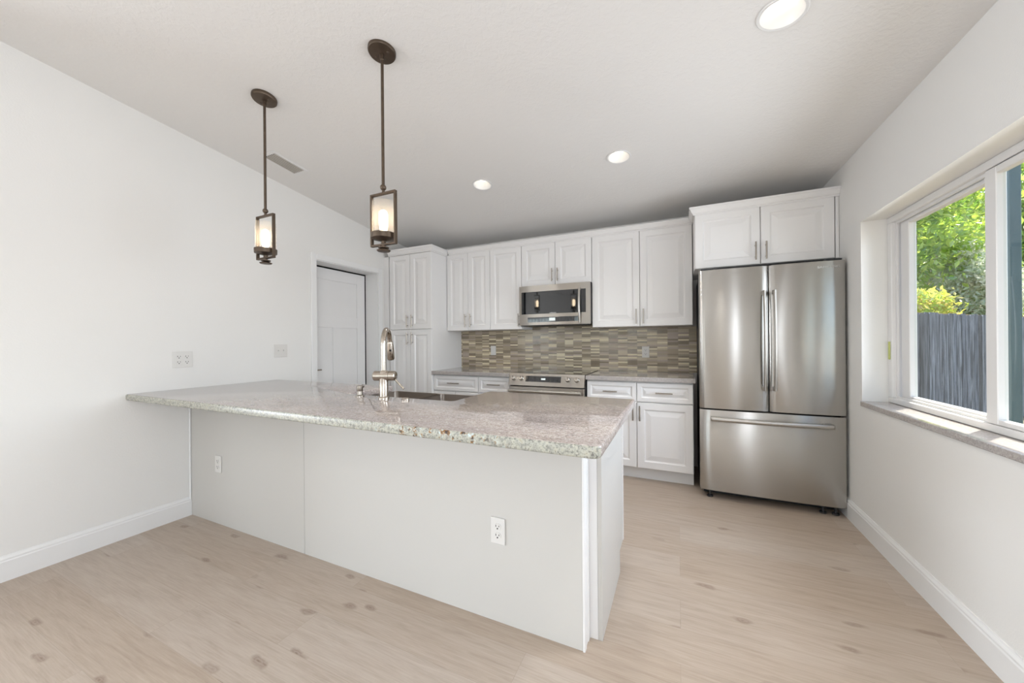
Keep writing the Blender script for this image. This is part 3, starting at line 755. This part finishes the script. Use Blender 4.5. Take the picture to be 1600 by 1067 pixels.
# faucet
fx, fy, fzc = -1.514, 1.572, 0.914
fc = thing('faucet', 'tall brushed nickel gooseneck pull-down faucet behind the sink', 'faucet', (fx, fy, fzc))
MB().lathe([(0.030, 0), (0.030, 0.006), (0.027, 0.010), (0.0245, 0.012), (0.0245, 0.150), (0.018, 0.158)], n=28).build('base', M['faucet'], fc, 40)
bd = Vector((0.93, 0.36, 0)).normalized()
m = MB(); m.lathe([(0.0, -0.062), (0.020, -0.060), (0.0275, -0.052), (0.0275, 0.032), (0.0255, 0.033), (0.0255, 0.036), (0.0275, 0.037), (0.0275, 0.066), (0.022, 0.071), (0.0, 0.072)], (0, 0, 0.128), bd, 24); m.build('valve_body', M['faucet'], fc, 40)
m = MB(); e = bd * 0.058 + Vector((0, 0, 0.128)); m.cyl(e + Vector((0, 0, -0.012)), e + bd * 0.055 + Vector((0, 0, -0.072)), 0.0062, 12, 0.0050); m.ball(e + bd * 0.055 + Vector((0, 0, -0.072)), 0.006, 10); m.build('lever', M['faucet'], fc, 40)
ad = Vector((-0.52, 0.854, 0)).normalized(); R = 0.085
arc = [Vector((0, 0, 0.16)), Vector((0, 0, 0.22))] + [ad * (R - R * math.cos(t)) + Vector((0, 0, 0.306 + R * math.sin(t))) for t in [PI * k / 16 * 0.94 for k in range(17)]]
MB().tube(arc, 0.0148, 16, up=(0.854, 0.52, 0)).build('spout', M['faucet'], fc, 60)
tip = arc[-1]; dn = (arc[-1] - arc[-2]).normalized()
m = MB(); m.lathe([(0.0165, 0), (0.018, 0.002), (0.018, 0.012), (0.019, 0.016), (0.0225, 0.06), (0.0225, 0.108), (0.019, 0.115)], tip, dn, 24); sh = m.build('spray_head', M['faucet'], fc, 40)
q = tip + dn * 0.055; m = MB(); fr = Vector((0.0, 0, 0)); side = Vector((0.69, -0.72, 0)); m.ball(q + side * 0.017, 0.0085, 12); m.build('button', M['dark'], sh, 60)

sd = thing('soap_dispenser', 'small nickel soap dispenser left of the faucet', 'soap dispenser', (-1.712, 1.585, 0.914))
MB().lathe([(0.024, 0), (0.024, 0.005), (0.016, 0.009), (0.015, 0.030)], n=24).build('base', M['nickel'], sd, 40)
m = MB(); m.lathe([(0.016, 0.0305), (0.0175, 0.034), (0.0175, 0.060), (0.014, 0.064)], n=24); m.cyl((0, 0, 0.054), (-0.012, 0.040, 0.052), 0.006, 12); m.build('pump_head', M['nickel'], sd, 40)
o = MB((-0.0, 0, 0)); o.lathe([(0.021, 0), (0.021, 0.006), (0.018, 0.009), (0.012, 0.0095), (0.011, 0.007)], n=24)
hb = o.build('disposal_button', M['nickel'], None, 40); hb.location = (-1.368, 1.582, 0.914); tag(hb, 'low round nickel disposal button right of the faucet', 'button')

# ------------------------------------------------------------------ range
rg = thing('range', 'stainless slide-in electric range with glass cooktop', 'range', (-1.165, 3.63, 0)); off = rg.location.copy()
RX0, RX1 = -1.548, -0.784
MB(off).box(RX0, RX1, 3.375, 3.955, 0.03, 0.906).build('body', M['hinge_black'], rg)
MB(off).box(RX0 - 0.002, RX1 + 0.002, 3.352, 3.9605, 0.9075, 0.919, 0.003, 2).build('cooktop', M['black_glass'], rg)
m = MB(off); m.prism([(3.306, 0.800), (3.374, 0.800), (3.374, 0.9065), (3.349, 0.918), (3.341, 0.916)], RX0, RX1, 'x', 0.002); cp = m.build('control_panel', M['steel_plain'], rg)
nrm = Vector((0, -0.957, 0.29)).normalized()
def on_panel(x, z): return Vector((x, 3.306 + (z - 0.800) * 0.302, z))
m = MB(off)
a, b, c, d_ = on_panel(-1.368, 0.838), on_panel(-1.008, 0.838), on_panel(-1.008, 0.893), on_panel(-1.368, 0.893)
m.rings([[p - nrm * 0.001 for p in (a, b, c, d_)], [p + nrm * 0.0015 for p in (a, b, c, d_)]])
for i in range(9):
    for j in range(3):
        x = -1.345 + i * 0.038
        if 4 <= i <= 5: continue
        p = on_panel(x, 0.848 + j * 0.015); m.rings([[p + nrm * 0.0012 + Vector((sx, 0.0, sz)) for sx, sz in ((-0.004, -0.002), (0.004, -0.002), (0.004, 0.002), (-0.004, 0.002))], [p + nrm * 0.0020 + Vector((sx, 0.0, sz)) for sx, sz in ((-0.004, -0.002), (0.004, -0.002), (0.004, 0.002), (-0.004, 0.002))]], mi=1)
dp = m.build('display', [M['black_glass'], M['slot']], cp)
m = MB(off); q = [on_panel(-1.185 + sx, 0.866 + sz) for sx, sz in ((-0.022, -0.008), (0.022, -0.008), (0.022, 0.008), (-0.022, 0.008))]
m.rings([[p + nrm * 0.0016 for p in q], [p + nrm * 0.0022 for p in q]]); m.build('clock', M['display'], dp)
for x in (-1.495, -1.412, -0.938, -0.855):
    m = MB(off); m.lathe([(0.025, 0), (0.025, 0.006), (0.021, 0.010), (0.020, 0.030), (0.017, 0.033)], on_panel(x, 0.868), nrm, 24); kb = m.build('knob', M['knob'], cp, 40)
    m = MB(off); p = on_panel(x, 0.868) + nrm * 0.033; m.box(p.x - 0.002, p.x + 0.002, p.y - 0.003, p.y + 0.004, p.z - 0.002, p.z + 0.016); m.build('pointer', M['slot'], kb)
MB(off).box(RX0 + 0.002, RX1 - 0.002, 3.318, 3.374, 0.245, 0.788, 0.006, 2).build('oven_door', M['steel_plain'], rg)
dd = [o for o in rg.children if o.name.startswith('oven_door')][0]
MB(off).box(RX0 + 0.12, RX1 - 0.12, 3.3165, 3.319, 0.33, 0.62, 0.001).build('oven_window', M['black_glass'], dd)
m = MB(off); m.cyl((RX0 + 0.02, 3.262, 0.752), (RX1 - 0.02, 3.262, 0.752), 0.015, 20)
for x in (RX0 + 0.06, RX1 - 0.06): m.box(x - 0.012, x + 0.012, 3.262, 3.319, 0.742, 0.762, 0.003)
m.build('handle', M['handle'], dd, 40)
MB(off).box(RX0 + 0.002, RX1 - 0.002, 3.325, 3.374, 0.065, 0.238, 0.005, 2).build('drawer', M['steel_plain'], rg)
for x in (RX0 + 0.05, RX1 - 0.05):
    for y in (3.42, 3.90): MB(off).cyl((x, y, 0), (x, y, 0.031), 0.015, 14).build('foot', M['dark'], rg)

# ------------------------------------------------------------------ microwave
mw = thing('microwave', 'stainless over-the-range microwave hung under the short cabinet', 'microwave', (-1.16, 3.76, 1.40)); off = mw.location.copy()
MX0, MX1 = -1.537, -0.781; MF = 3.565; MZ0, MZ1 = 1.402, 1.8165
MB(off).box(MX0, MX1, MF + 0.046, 3.9605, MZ0 + 0.012, MZ1).build('body', M['hinge_black'], mw)
def arcfront(x): u = (x - MX0) / (MX1 - MX0) * 2 - 1; return MF + 0.012 * u * u
def bowed(mm, xa, xb, za, zb_, dy, t, n=14):
    xs = [xa + (xb - xa) * i / n for i in range(n + 1)]
    rs = []
    for x in xs:
        y = arcfront(x) + dy; rs.append([(x, y, za), (x, y, zb_), (x, y + t, zb_), (x, y + t, za)])
    return mm.rings(rs)
md = bowed(MB(off), MX0, MX1, MZ0, MZ1 - 0.002, 0, 0.028).build('door', M['steel_plain'], mw)
bowed(MB(off), -1.511, -0.823, 1.517, 1.750, -0.0015, 0.003).build('door_window', M['black_glass'], md)
m = bowed(MB(off), -1.440, -0.900, 1.432, 1.482, -0.0015, 0.003)
for i in range(15):
    x = -1.425 + i * 0.036
    if -1.22 < x < -1.12: continue
    for z in (1.446, 1.458, 1.470): m.box(x - 0.006, x + 0.006, arcfront(x) - 0.0024, arcfront(x) - 0.001, z - 0.0015, z + 0.0015, mi=1)
cpn = m.build('control_strip', [M['black_glass'], M['slot']], mw)
bowed(MB(off), -1.20, -1.135, 1.442, 1.474, -0.0022, 0.002).build('display', M['display'], cpn)
pts = []
for i in range(13):
    t = i / 12; pts.append((-0.880, arcfront(-0.88) - 0.022 - 0.026 * math.sin(PI * t), 1.415 + 0.345 * t))
m = MB(off); m.tube(pts, 0.015, 12, (1.2, 0.8), (1, 0, 0))
for z in (1.432, 1.745): m.box(-0.889, -0.871, arcfront(-0.88) - 0.026, arcfront(-0.88) + 0.004, z - 0.010, z + 0.010, 0.003)
m.build('handle', M['handle'], md, 50)
bowed(MB(off), MX0 + 0.01, MX1 - 0.01, MZ0 - 0.008, MZ0 - 0.0005, 0.012, 0.30, 6).build('vent_grille', M['dark'], mw)

def lettering(txt, size, loc, parent, mat, depth=0.0006, rot=(PI / 2, 0, 0), sx=1.0):
    c = bpy.data.curves.new('lettering', 'FONT'); c.body = txt; c.size = size; c.align_x = 'CENTER'; c.align_y = 'CENTER'; c.extrude = depth
    c.materials.append(mat); t_ = bpy.data.objects.new('lettering_source', c); C.objects.link(t_); bpy.context.view_layer.update()
    me = bpy.data.meshes.new_from_object(t_.evaluated_get(bpy.context.evaluated_depsgraph_get())); me.name = 'lettering'
    bpy.data.objects.remove(t_); bpy.data.curves.remove(c); o = bpy.data.objects.new('lettering', me); C.objects.link(o); o.parent = parent
    o.location = loc; o.rotation_euler = rot; o.scale = (sx, 1, 1); return o
lettering('SAMSUNG', 0.013, Vector((-1.16, arcfront(-1.16) - 0.0022, 1.523)) - off, md, M['letter'], sx=1.2)

# ------------------------------------------------------------------ refrigerator
fg = thing('refrigerator', 'stainless french-door refrigerator with bottom freezer drawer', 'refrigerator', (0.597, 3.58, 0)); off = fg.location.copy()
FX_0, FX_1, FY = 0.150, 1.042, 3.2145
MB(off).box(FX_0 + 0.012, FX_1 - 0.006, FY + 0.078, 3.93, 0.045, 1.748, 0.004).build('body', M['hinge_black'], fg)
def curved_slab(mm, x0, x1, z0, z1, yf, t, bulge, n=22, r=0.012):
    poly = []
    for i in range(n + 1):
        u = i / n * 2 - 1; x = x0 + (x1 - x0) * i / n
        e = max(0.0, abs(u) - 0.96) / 0.04
        poly.append((x, yf + bulge * u * u + r * e * e))
    poly += [(x1, yf + t), (x0, yf + t)]
    mm.prism(poly, z0, z1, 'z', 0.003, 2); return mm
XS = 0.604
for a, b, hx in ((FX_0, XS - 0.003, 0.572), (XS + 0.003, FX_1, 0.634)):
    d = curved_slab(MB(off), a, b, 0.700, 1.772, FY - 0.008, 0.075, 0.010).build('door', M['steel'], fg, 30)
    m = MB(off); pts = [(hx, FY - 0.034 - 0.024 * math.sin(PI * i / 14), 0.857 + 0.73 * i / 14) for i in range(15)]
    m.tube(pts, 0.0165, 14, (1.0, 0.55), (1, 0, 0))
    for z in (0.872, 1.572): m.box(hx - 0.011, hx + 0.011, FY - 0.038, FY + 0.002, z - 0.016, z + 0.016, 0.003)
    m.build('handle', M['handle'], d, 50)
    if a > 0.5:
        lettering('SAMSUNG', 0.022, Vector((0.948, FY - 0.0065, 1.728)) - off, d, M['letter'], 0.001, (PI / 2, 0, 0.02), 1.25)
dw = curved_slab(MB(off), FX_0, FX_1, 0.066, 0.690, FY - 0.008, 0.075, 0.010).build('freezer_drawer', M['steel'], fg, 30)
m = MB(off); pts = [(0.232 + 0.723 * i / 14, FY - 0.046 - 0.020 * math.sin(PI * i / 14), 0.627) for i in range(15)]
m.tube(pts, 0.0165, 14, (0.6, 1.0), (0, 0, 1))
for x in (0.248, 0.939): m.box(x - 0.026, x + 0.026, FY - 0.052, FY + 0.002, 0.612, 0.642, 0.003)
m.build('handle', M['handle'], dw, 50)
for x in (FX_0 + 0.06, FX_1 - 0.06): MB(off).box(x - 0.045, x + 0.045, FY + 0.01, FY + 0.15, 1.774, 1.786, 0.003).build('hinge_cover', M['hinge_black'], fg)
for x in (FX_0 + 0.07, FX_1 - 0.12, FX_1 - 0.05):
    m = MB(off); m.cyl((x, FY + 0.05, 0), (x, FY + 0.05, 0.012), 0.021, 16); m.cyl((x, FY + 0.05, 0.012), (x, FY + 0.05, 0.060), 0.008, 10); m.build('leveling_foot', M['hinge_black'], fg, 40)
MB(off).box(FX_0 + 0.03, FX_1 - 0.03, FY + 0.11, FY + 0.14, 0.012, 0.065).build('kick_grille', M['dark'], fg)

# ------------------------------------------------------------------ ceiling vent
vx, vy = -2.865, 1.912
vent = thing('air_vent', 'white rectangular ceiling air vent with dark louvers', 'vent', (vx, vy, ceil_z(vx, vy)), (math.atan(-S), 0, 0))
W_, L_ = 0.086, 0.150
m = MB(); m.box(-W_, W_, -L_, -L_ + 0.028, -0.006, 0, 0.002).box(-W_, W_, L_ - 0.028, L_, -0.006, 0, 0.002).box(-W_, -W_ + 0.025, -L_ + 0.028, L_ - 0.028, -0.006, 0, 0.002).box(W_ - 0.025, W_, -L_ + 0.028, L_ - 0.028, -0.006, 0, 0.002)
m.build('frame', M['trim'], vent)
MB().box(-W_ + 0.025, W_ - 0.025, -L_ + 0.028, L_ - 0.028, -0.0012, -0.0004).build('duct', M['dark'], vent)  # dark sheet stands in for the shade inside the vent
for i in range(6):
    x = -W_ + 0.033 + i * 0.0212
    m = MB(); m.M = Matrix.Translation((x, 0, -0.0062)) @ Matrix.Rotation(math.radians(-40), 4, 'Y'); m.box(-0.0042, 0.0042, -L_ + 0.029, L_ - 0.029, -0.0008, 0.0008); m.build('louver', M['louver'], vent)

# ------------------------------------------------------------------ downlights
DL_W = 2.9
lab = ['recessed round downlight in the ceiling above the microwave', 'recessed round downlight in the ceiling nearer the refrigerator, above the right wall cabinets', 'large recessed downlight cut off by the top of the picture, closest to the window'] + ['recessed round downlight in the living room ceiling, outside the picture'] * 7
first = None
for (x, y), l in zip(DOWN, lab):
    nrm = slope_rot(x, y)
    if first is None:
        r = first = thing('recessed_downlight', l, 'downlight', group='recessed ceiling lights')
        MB().lathe([(0.0745, 0.001), (0.086, 0.0), (0.088, -0.003), (0.084, -0.006), (0.0745, -0.004)], n=44, cap0=False, cap1=False).build('trim_ring', M['trim'], r, 40)
        MB().lathe([(0.0755, -0.0035), (0.072, 0.004), (0.050, 0.062), (0.049, 0.066)], n=44, cap0=False, cap1=False).build('reflector', M['trim'], r, 40)
        MB().lathe([(0.0485, 0.060), (0.046, 0.057), (0.0, 0.055)], n=36).build('lens', M['lens'], r, 60)
        ld = lamp('lamp', 'AREA', (0, 0, 0.004), DL_W, (1.0, 0.955, 0.89), (0, 0, -1), shape='DISK', size=0.085, spread=2.0); ld.parent = r
    else:
        r = copy_tree(first); r['label'] = l
    r.location = (x, y, ceil_z(x, y)); r.rotation_euler = Vector((0, 0, 1)).rotation_difference(nrm).to_euler()

# ------------------------------------------------------------------ pendants
def make_pendant(label):
    r = thing('pendant_light', label, 'pendant light', group='bronze pendants over the peninsula')
    nrm = Vector((0, S, 1)).normalized()
    cp_ = MB().lathe([(0.067, 0.0), (0.068, -0.004), (0.068, -0.015), (0.064, -0.021), (0.014, -0.025)], (0, 0, 0), nrm, 40).build('canopy', M['bronze'], r, 40)
    for sx in (-0.038, 0.038): MB().ball(Vector((sx, 0, -0.024)), 0.006, 12, 0.6).build('screw', M['bronze'], cp_, 60)
    m = MB(); m.lathe([(0.011, -0.018), (0.011, -0.05), (0.0075, -0.054), (0.0075, -0.685)], n=16); m.build('rod', M['bronze'], r, 40)
    m = MB(); m.ball((0, 0, -0.696), 0.0155, 20); m.cyl((0, 0, -0.708), (0, 0, -0.724), 0.007, 12); m.build('swivel', M['bronze'], r, 50)
    zt_, zb2, hx, b = -0.722, -0.990, 0.083, 0.010
    m = MB(); m.box(-hx, hx, -0.009, 0.009, zt_ - b, zt_, 0.0015).box(-hx, hx, -0.009, 0.009, zb2, zb2 + b, 0.0015)
    m.box(-hx, -hx + b, -0.009, 0.009, zb2 + b, zt_ - b, 0.0015).box(hx - b, hx, -0.009, 0.009, zb2 + b, zt_ - b, 0.0015); m.build('frame', M['bronze'], r)
    m = MB(); m.lathe([(0.012, zb2 + b), (0.012, zb2 + 0.022), (0.030, zb2 + 0.026), (0.060, zb2 + 0.034), (0.061, zb2 + 0.060), (0.058, zb2 + 0.060), (0.056, zb2 + 0.040), (0.0, zb2 + 0.038)], n=36); cup = m.build('cup', M['bronze'], r, 40)
    m = MB(); m.lathe([(0.010, zb2), (0.010, zb2 - 0.006), (0.026, zb2 - 0.008), (0.026, zb2 - 0.013), (0.014, zb2 - 0.016), (0.034, zb2 - 0.024), (0.030, zb2 - 0.029), (0.0, zb2 - 0.031)], n=30); m.build('finial', M['bronze'], r, 40)
    m = MB(); m.lathe([(0.0545, zb2 + 0.042), (0.0545, -0.770)], n=40, cap0=False, cap1=False); m.build('glass_shade', M['shade_glass'], r, 60)
    m = MB(); m.lathe([(0.016, zb2 + 0.039), (0.016, zb2 + 0.070)], n=20); m.build('socket', M['bronze'], r, 40)
    m = MB(); m.lathe([(0.012, zb2 + 0.0705), (0.019, zb2 + 0.085), (0.0215, zb2 + 0.12), (0.0215, zb2 + 0.156), (0.016, zb2 + 0.174), (0.0, zb2 + 0.182)], n=24); m.build('bulb', M['bulb'], r, 60)
    return r
p1 = make_pendant('bronze pendant light with glass cylinder, the nearer one, hanging in front of the pantry')
p1.location = (-1.3495, 1.409, 2.7355)
p2 = copy_tree(p1); p2['label'] = 'bronze pendant light with glass cylinder, the farther one hanging by the left wall'
p2.location = (-2.288, 1.402, 2.7465)
for p in (p1, p2): p.location.z = ceil_z(p.location.x, p.location.y)

# ------------------------------------------------------------------ outdoors
GZ = -0.25
struct(MB().box(-45, 45, -45, 45, GZ - 0.1, GZ).build('ground', M['ground']), 'garden soil outside the window', 'ground')
fd = Vector((0.702, 0.712, 0)); fp = Vector((3.247, 7.492, 0)); fn = Vector((-0.712, 0.702, 0))
fen = thing('fence', 'weathered grey dog-eared wooden fence outside the window', 'fence', (fp.x, fp.y, GZ)); fen.rotation_euler = (0, 0, math.atan2(fd.y, fd.x))
m = MB(); t = -1.5; rnd = random.Random(3)
while t < 13.0:
    wd = 0.138 + rnd.uniform(-0.008, 0.006); zt_ = 1.87 + rnd.uniform(-0.012, 0.012); dy = rnd.uniform(-0.004, 0.004)
    e_ = 0.03
    m.prism([(t, 0.02), (t + wd, 0.02), (t + wd, zt_ - e_), (t + wd - e_, zt_), (t + e_, zt_), (t, zt_ - e_)], dy, dy + 0.017, 'y')
    t += wd + rnd.uniform(0.002, 0.006)
m.build('boards', M['fence'], fen)
m = MB(); m.box(-1.5, 13.0, 0.022, 0.062, 0.25, 0.34).box(-1.5, 13.0, 0.022, 0.062, 1.72, 1.872); m.build('rail', M['rail'], fen)
for t in (-1.3, 1.1, 3.5, 5.9, 8.3, 10.7, 12.8): MB().box(t, t + 0.09, 0.062, 0.152, 0, 1.8).build('post', M['fence'], fen)

pst = MB().box(-0.031, 0.031, -0.031, 0.031, 0, 3.4, 0.004).build('porch_post', M['post']); pst.location = (2.366, 4.206, GZ)
tag(pst, 'blue-grey post standing outside behind the right window pane', 'post')

def tree(name, label, loc, h, rad, n, leaf, mat, seed, trunk=0.07, low=0.5, flat_=1.0):
    rr = np.random.RandomState(seed)
    r = thing(name, label, 'tree' if 'tree' in name else 'shrub', loc, group='greenery behind the fence')
    m = MB(); ends = []
    top = Vector((rr.uniform(-.2, .2), rr.uniform(-.2, .2), h * 0.8))
    m.tube([(0, 0, 0), (0.05, 0.03, h * 0.3), tuple(top * 0.6), tuple(top)], [trunk, trunk * 0.85, trunk * 0.6, trunk * 0.2], 8)
    m.build('trunk', M['bark'], r, 60)
    m = MB()
    for i in range(9):
        a = rr.uniform(0, 2 * PI); z0_ = h * rr.uniform(0.25, 0.6); L = rad * rr.uniform(0.6, 0.95)
        p0 = Vector((0.03, 0.02, z0_)); p1_ = p0 + Vector((math.cos(a) * L, math.sin(a) * L, h * rr.uniform(0.05, 0.3)))
        m.tube([p0, (p0 + p1_) / 2 + Vector((0, 0, -0.06)), p1_], [trunk * 0.4, trunk * 0.25, trunk * 0.08], 6)
    m.build('branches', M['bark'], r, 60)
    # clusters of leaves
    nc = 46
    cc = rr.normal(size=(nc, 3)); cc /= np.linalg.norm(cc, axis=1)[:, None]; cc *= rr.uniform(0.35, 1, (nc, 1)) ** 0.6
    cc = cc * np.array([rad, rad, (h * (1 - low)) / 2 * flat_]) + np.array([0, 0, h * (1 + low) / 2])
    ci = rr.randint(0, nc, n); P = cc[ci] + rr.normal(size=(n, 3)) * rad * 0.17
    P[:, 2] = np.maximum(P[:, 2], 0.1)
    D = rr.normal(size=(n, 3)); D /= np.linalg.norm(D, axis=1)[:, None]
    U = rr.normal(size=(n, 3)); U -= (U * D).sum(1)[:, None] * D; U /= np.linalg.norm(U, axis=1)[:, None]
    N_ = np.cross(D, U); s_ = leaf * rr.uniform(0.7, 1.3, (n, 1))
    v0 = P - D * s_; v1 = P + U * s_ * 0.42 + N_ * s_ * 0.12; v2 = P + D * s_; v3 = P - U * s_ * 0.42 + N_ * s_ * 0.12
    V = np.stack([v0, v1, v2, v3], 1).reshape(-1, 3)
    F = [(4 * i, 4 * i + 1, 4 * i + 2, 4 * i + 3) for i in range(n)]
    me = bpy.data.meshes.new('foliage'); me.from_pydata(V.tolist(), [], F); me.materials.append(mat); me.update()
    o = bpy.data.objects.new('foliage', me); C.objects.link(o); o.parent = r
    return r
def beyond(t, k):                  # a spot behind the fence, t across the view from the window, k times as far off as the fence
    p = (fp + fd * (3.33 * t)) * k; return (p.x, p.y, GZ)
L = M['leaf']
tree('broadleaf_tree', 'tall yellow-green tree behind the left end of the fence', beyond(-0.03, 1.85), 6.6, 1.5, 12000, 0.095, L[0], 1, low=0.16)
tree('broadleaf_tree', 'tall dark green tree behind the right end of the fence', beyond(1.15, 1.80), 7.0, 1.6, 12000, 0.1, L[2], 2, low=0.16)
tree('broadleaf_tree', 'large green tree rising behind the middle of the fence', beyond(0.56, 1.95), 7.2, 1.6, 13000, 0.095, L[0], 3, low=0.16)
tree('silver_shrub', 'silvery pale-leaved shrub just above the middle of the fence', beyond(0.50, 1.50), 3.7, 0.85, 9000, 0.055, L[1], 4, 0.03, 0.36)
tree('yellow_shrub', 'bright yellow-green shrub just above the left end of the fence', beyond(0.0, 1.38), 2.5, 0.64, 4200, 0.06, L[3], 5, 0.03, 0.36)
tree('yellow_shrub', 'bright yellow-green shrub behind the fence seen through the right pane', beyond(1.05, 1.40), 2.6, 0.68, 4200, 0.06, L[3], 6, 0.03, 0.36)
tree('silver_shrub', 'pale-leaved tree farther back, between the left and middle trees', beyond(0.22, 2.6), 5.6, 1.7, 11000, 0.09, L[1], 7, 0.05, 0.12)
tree('broadleaf_tree', 'big leafy tree farthest behind the right part of the fence', beyond(0.95, 3.2), 10.5, 3.0, 18000, 0.15, L[2], 8, 0.12, 0.04)
tree('broadleaf_tree', 'wide dark tree far behind the left end of the fence', beyond(0.0, 3.9), 10.5, 3.0, 18000, 0.15, L[2], 9, 0.12, 0.04)
tree('broadleaf_tree', 'leafy tree behind the fence to the right, past the edge of the picture', beyond(1.9, 1.75), 7.0, 1.7, 11000, 0.11, L[0], 10, low=0.16)
tree('broadleaf_tree', 'second leafy tree behind the fence past the right edge of the picture', beyond(2.8, 1.85), 7.4, 2.0, 11000, 0.12, L[2], 11, low=0.14)
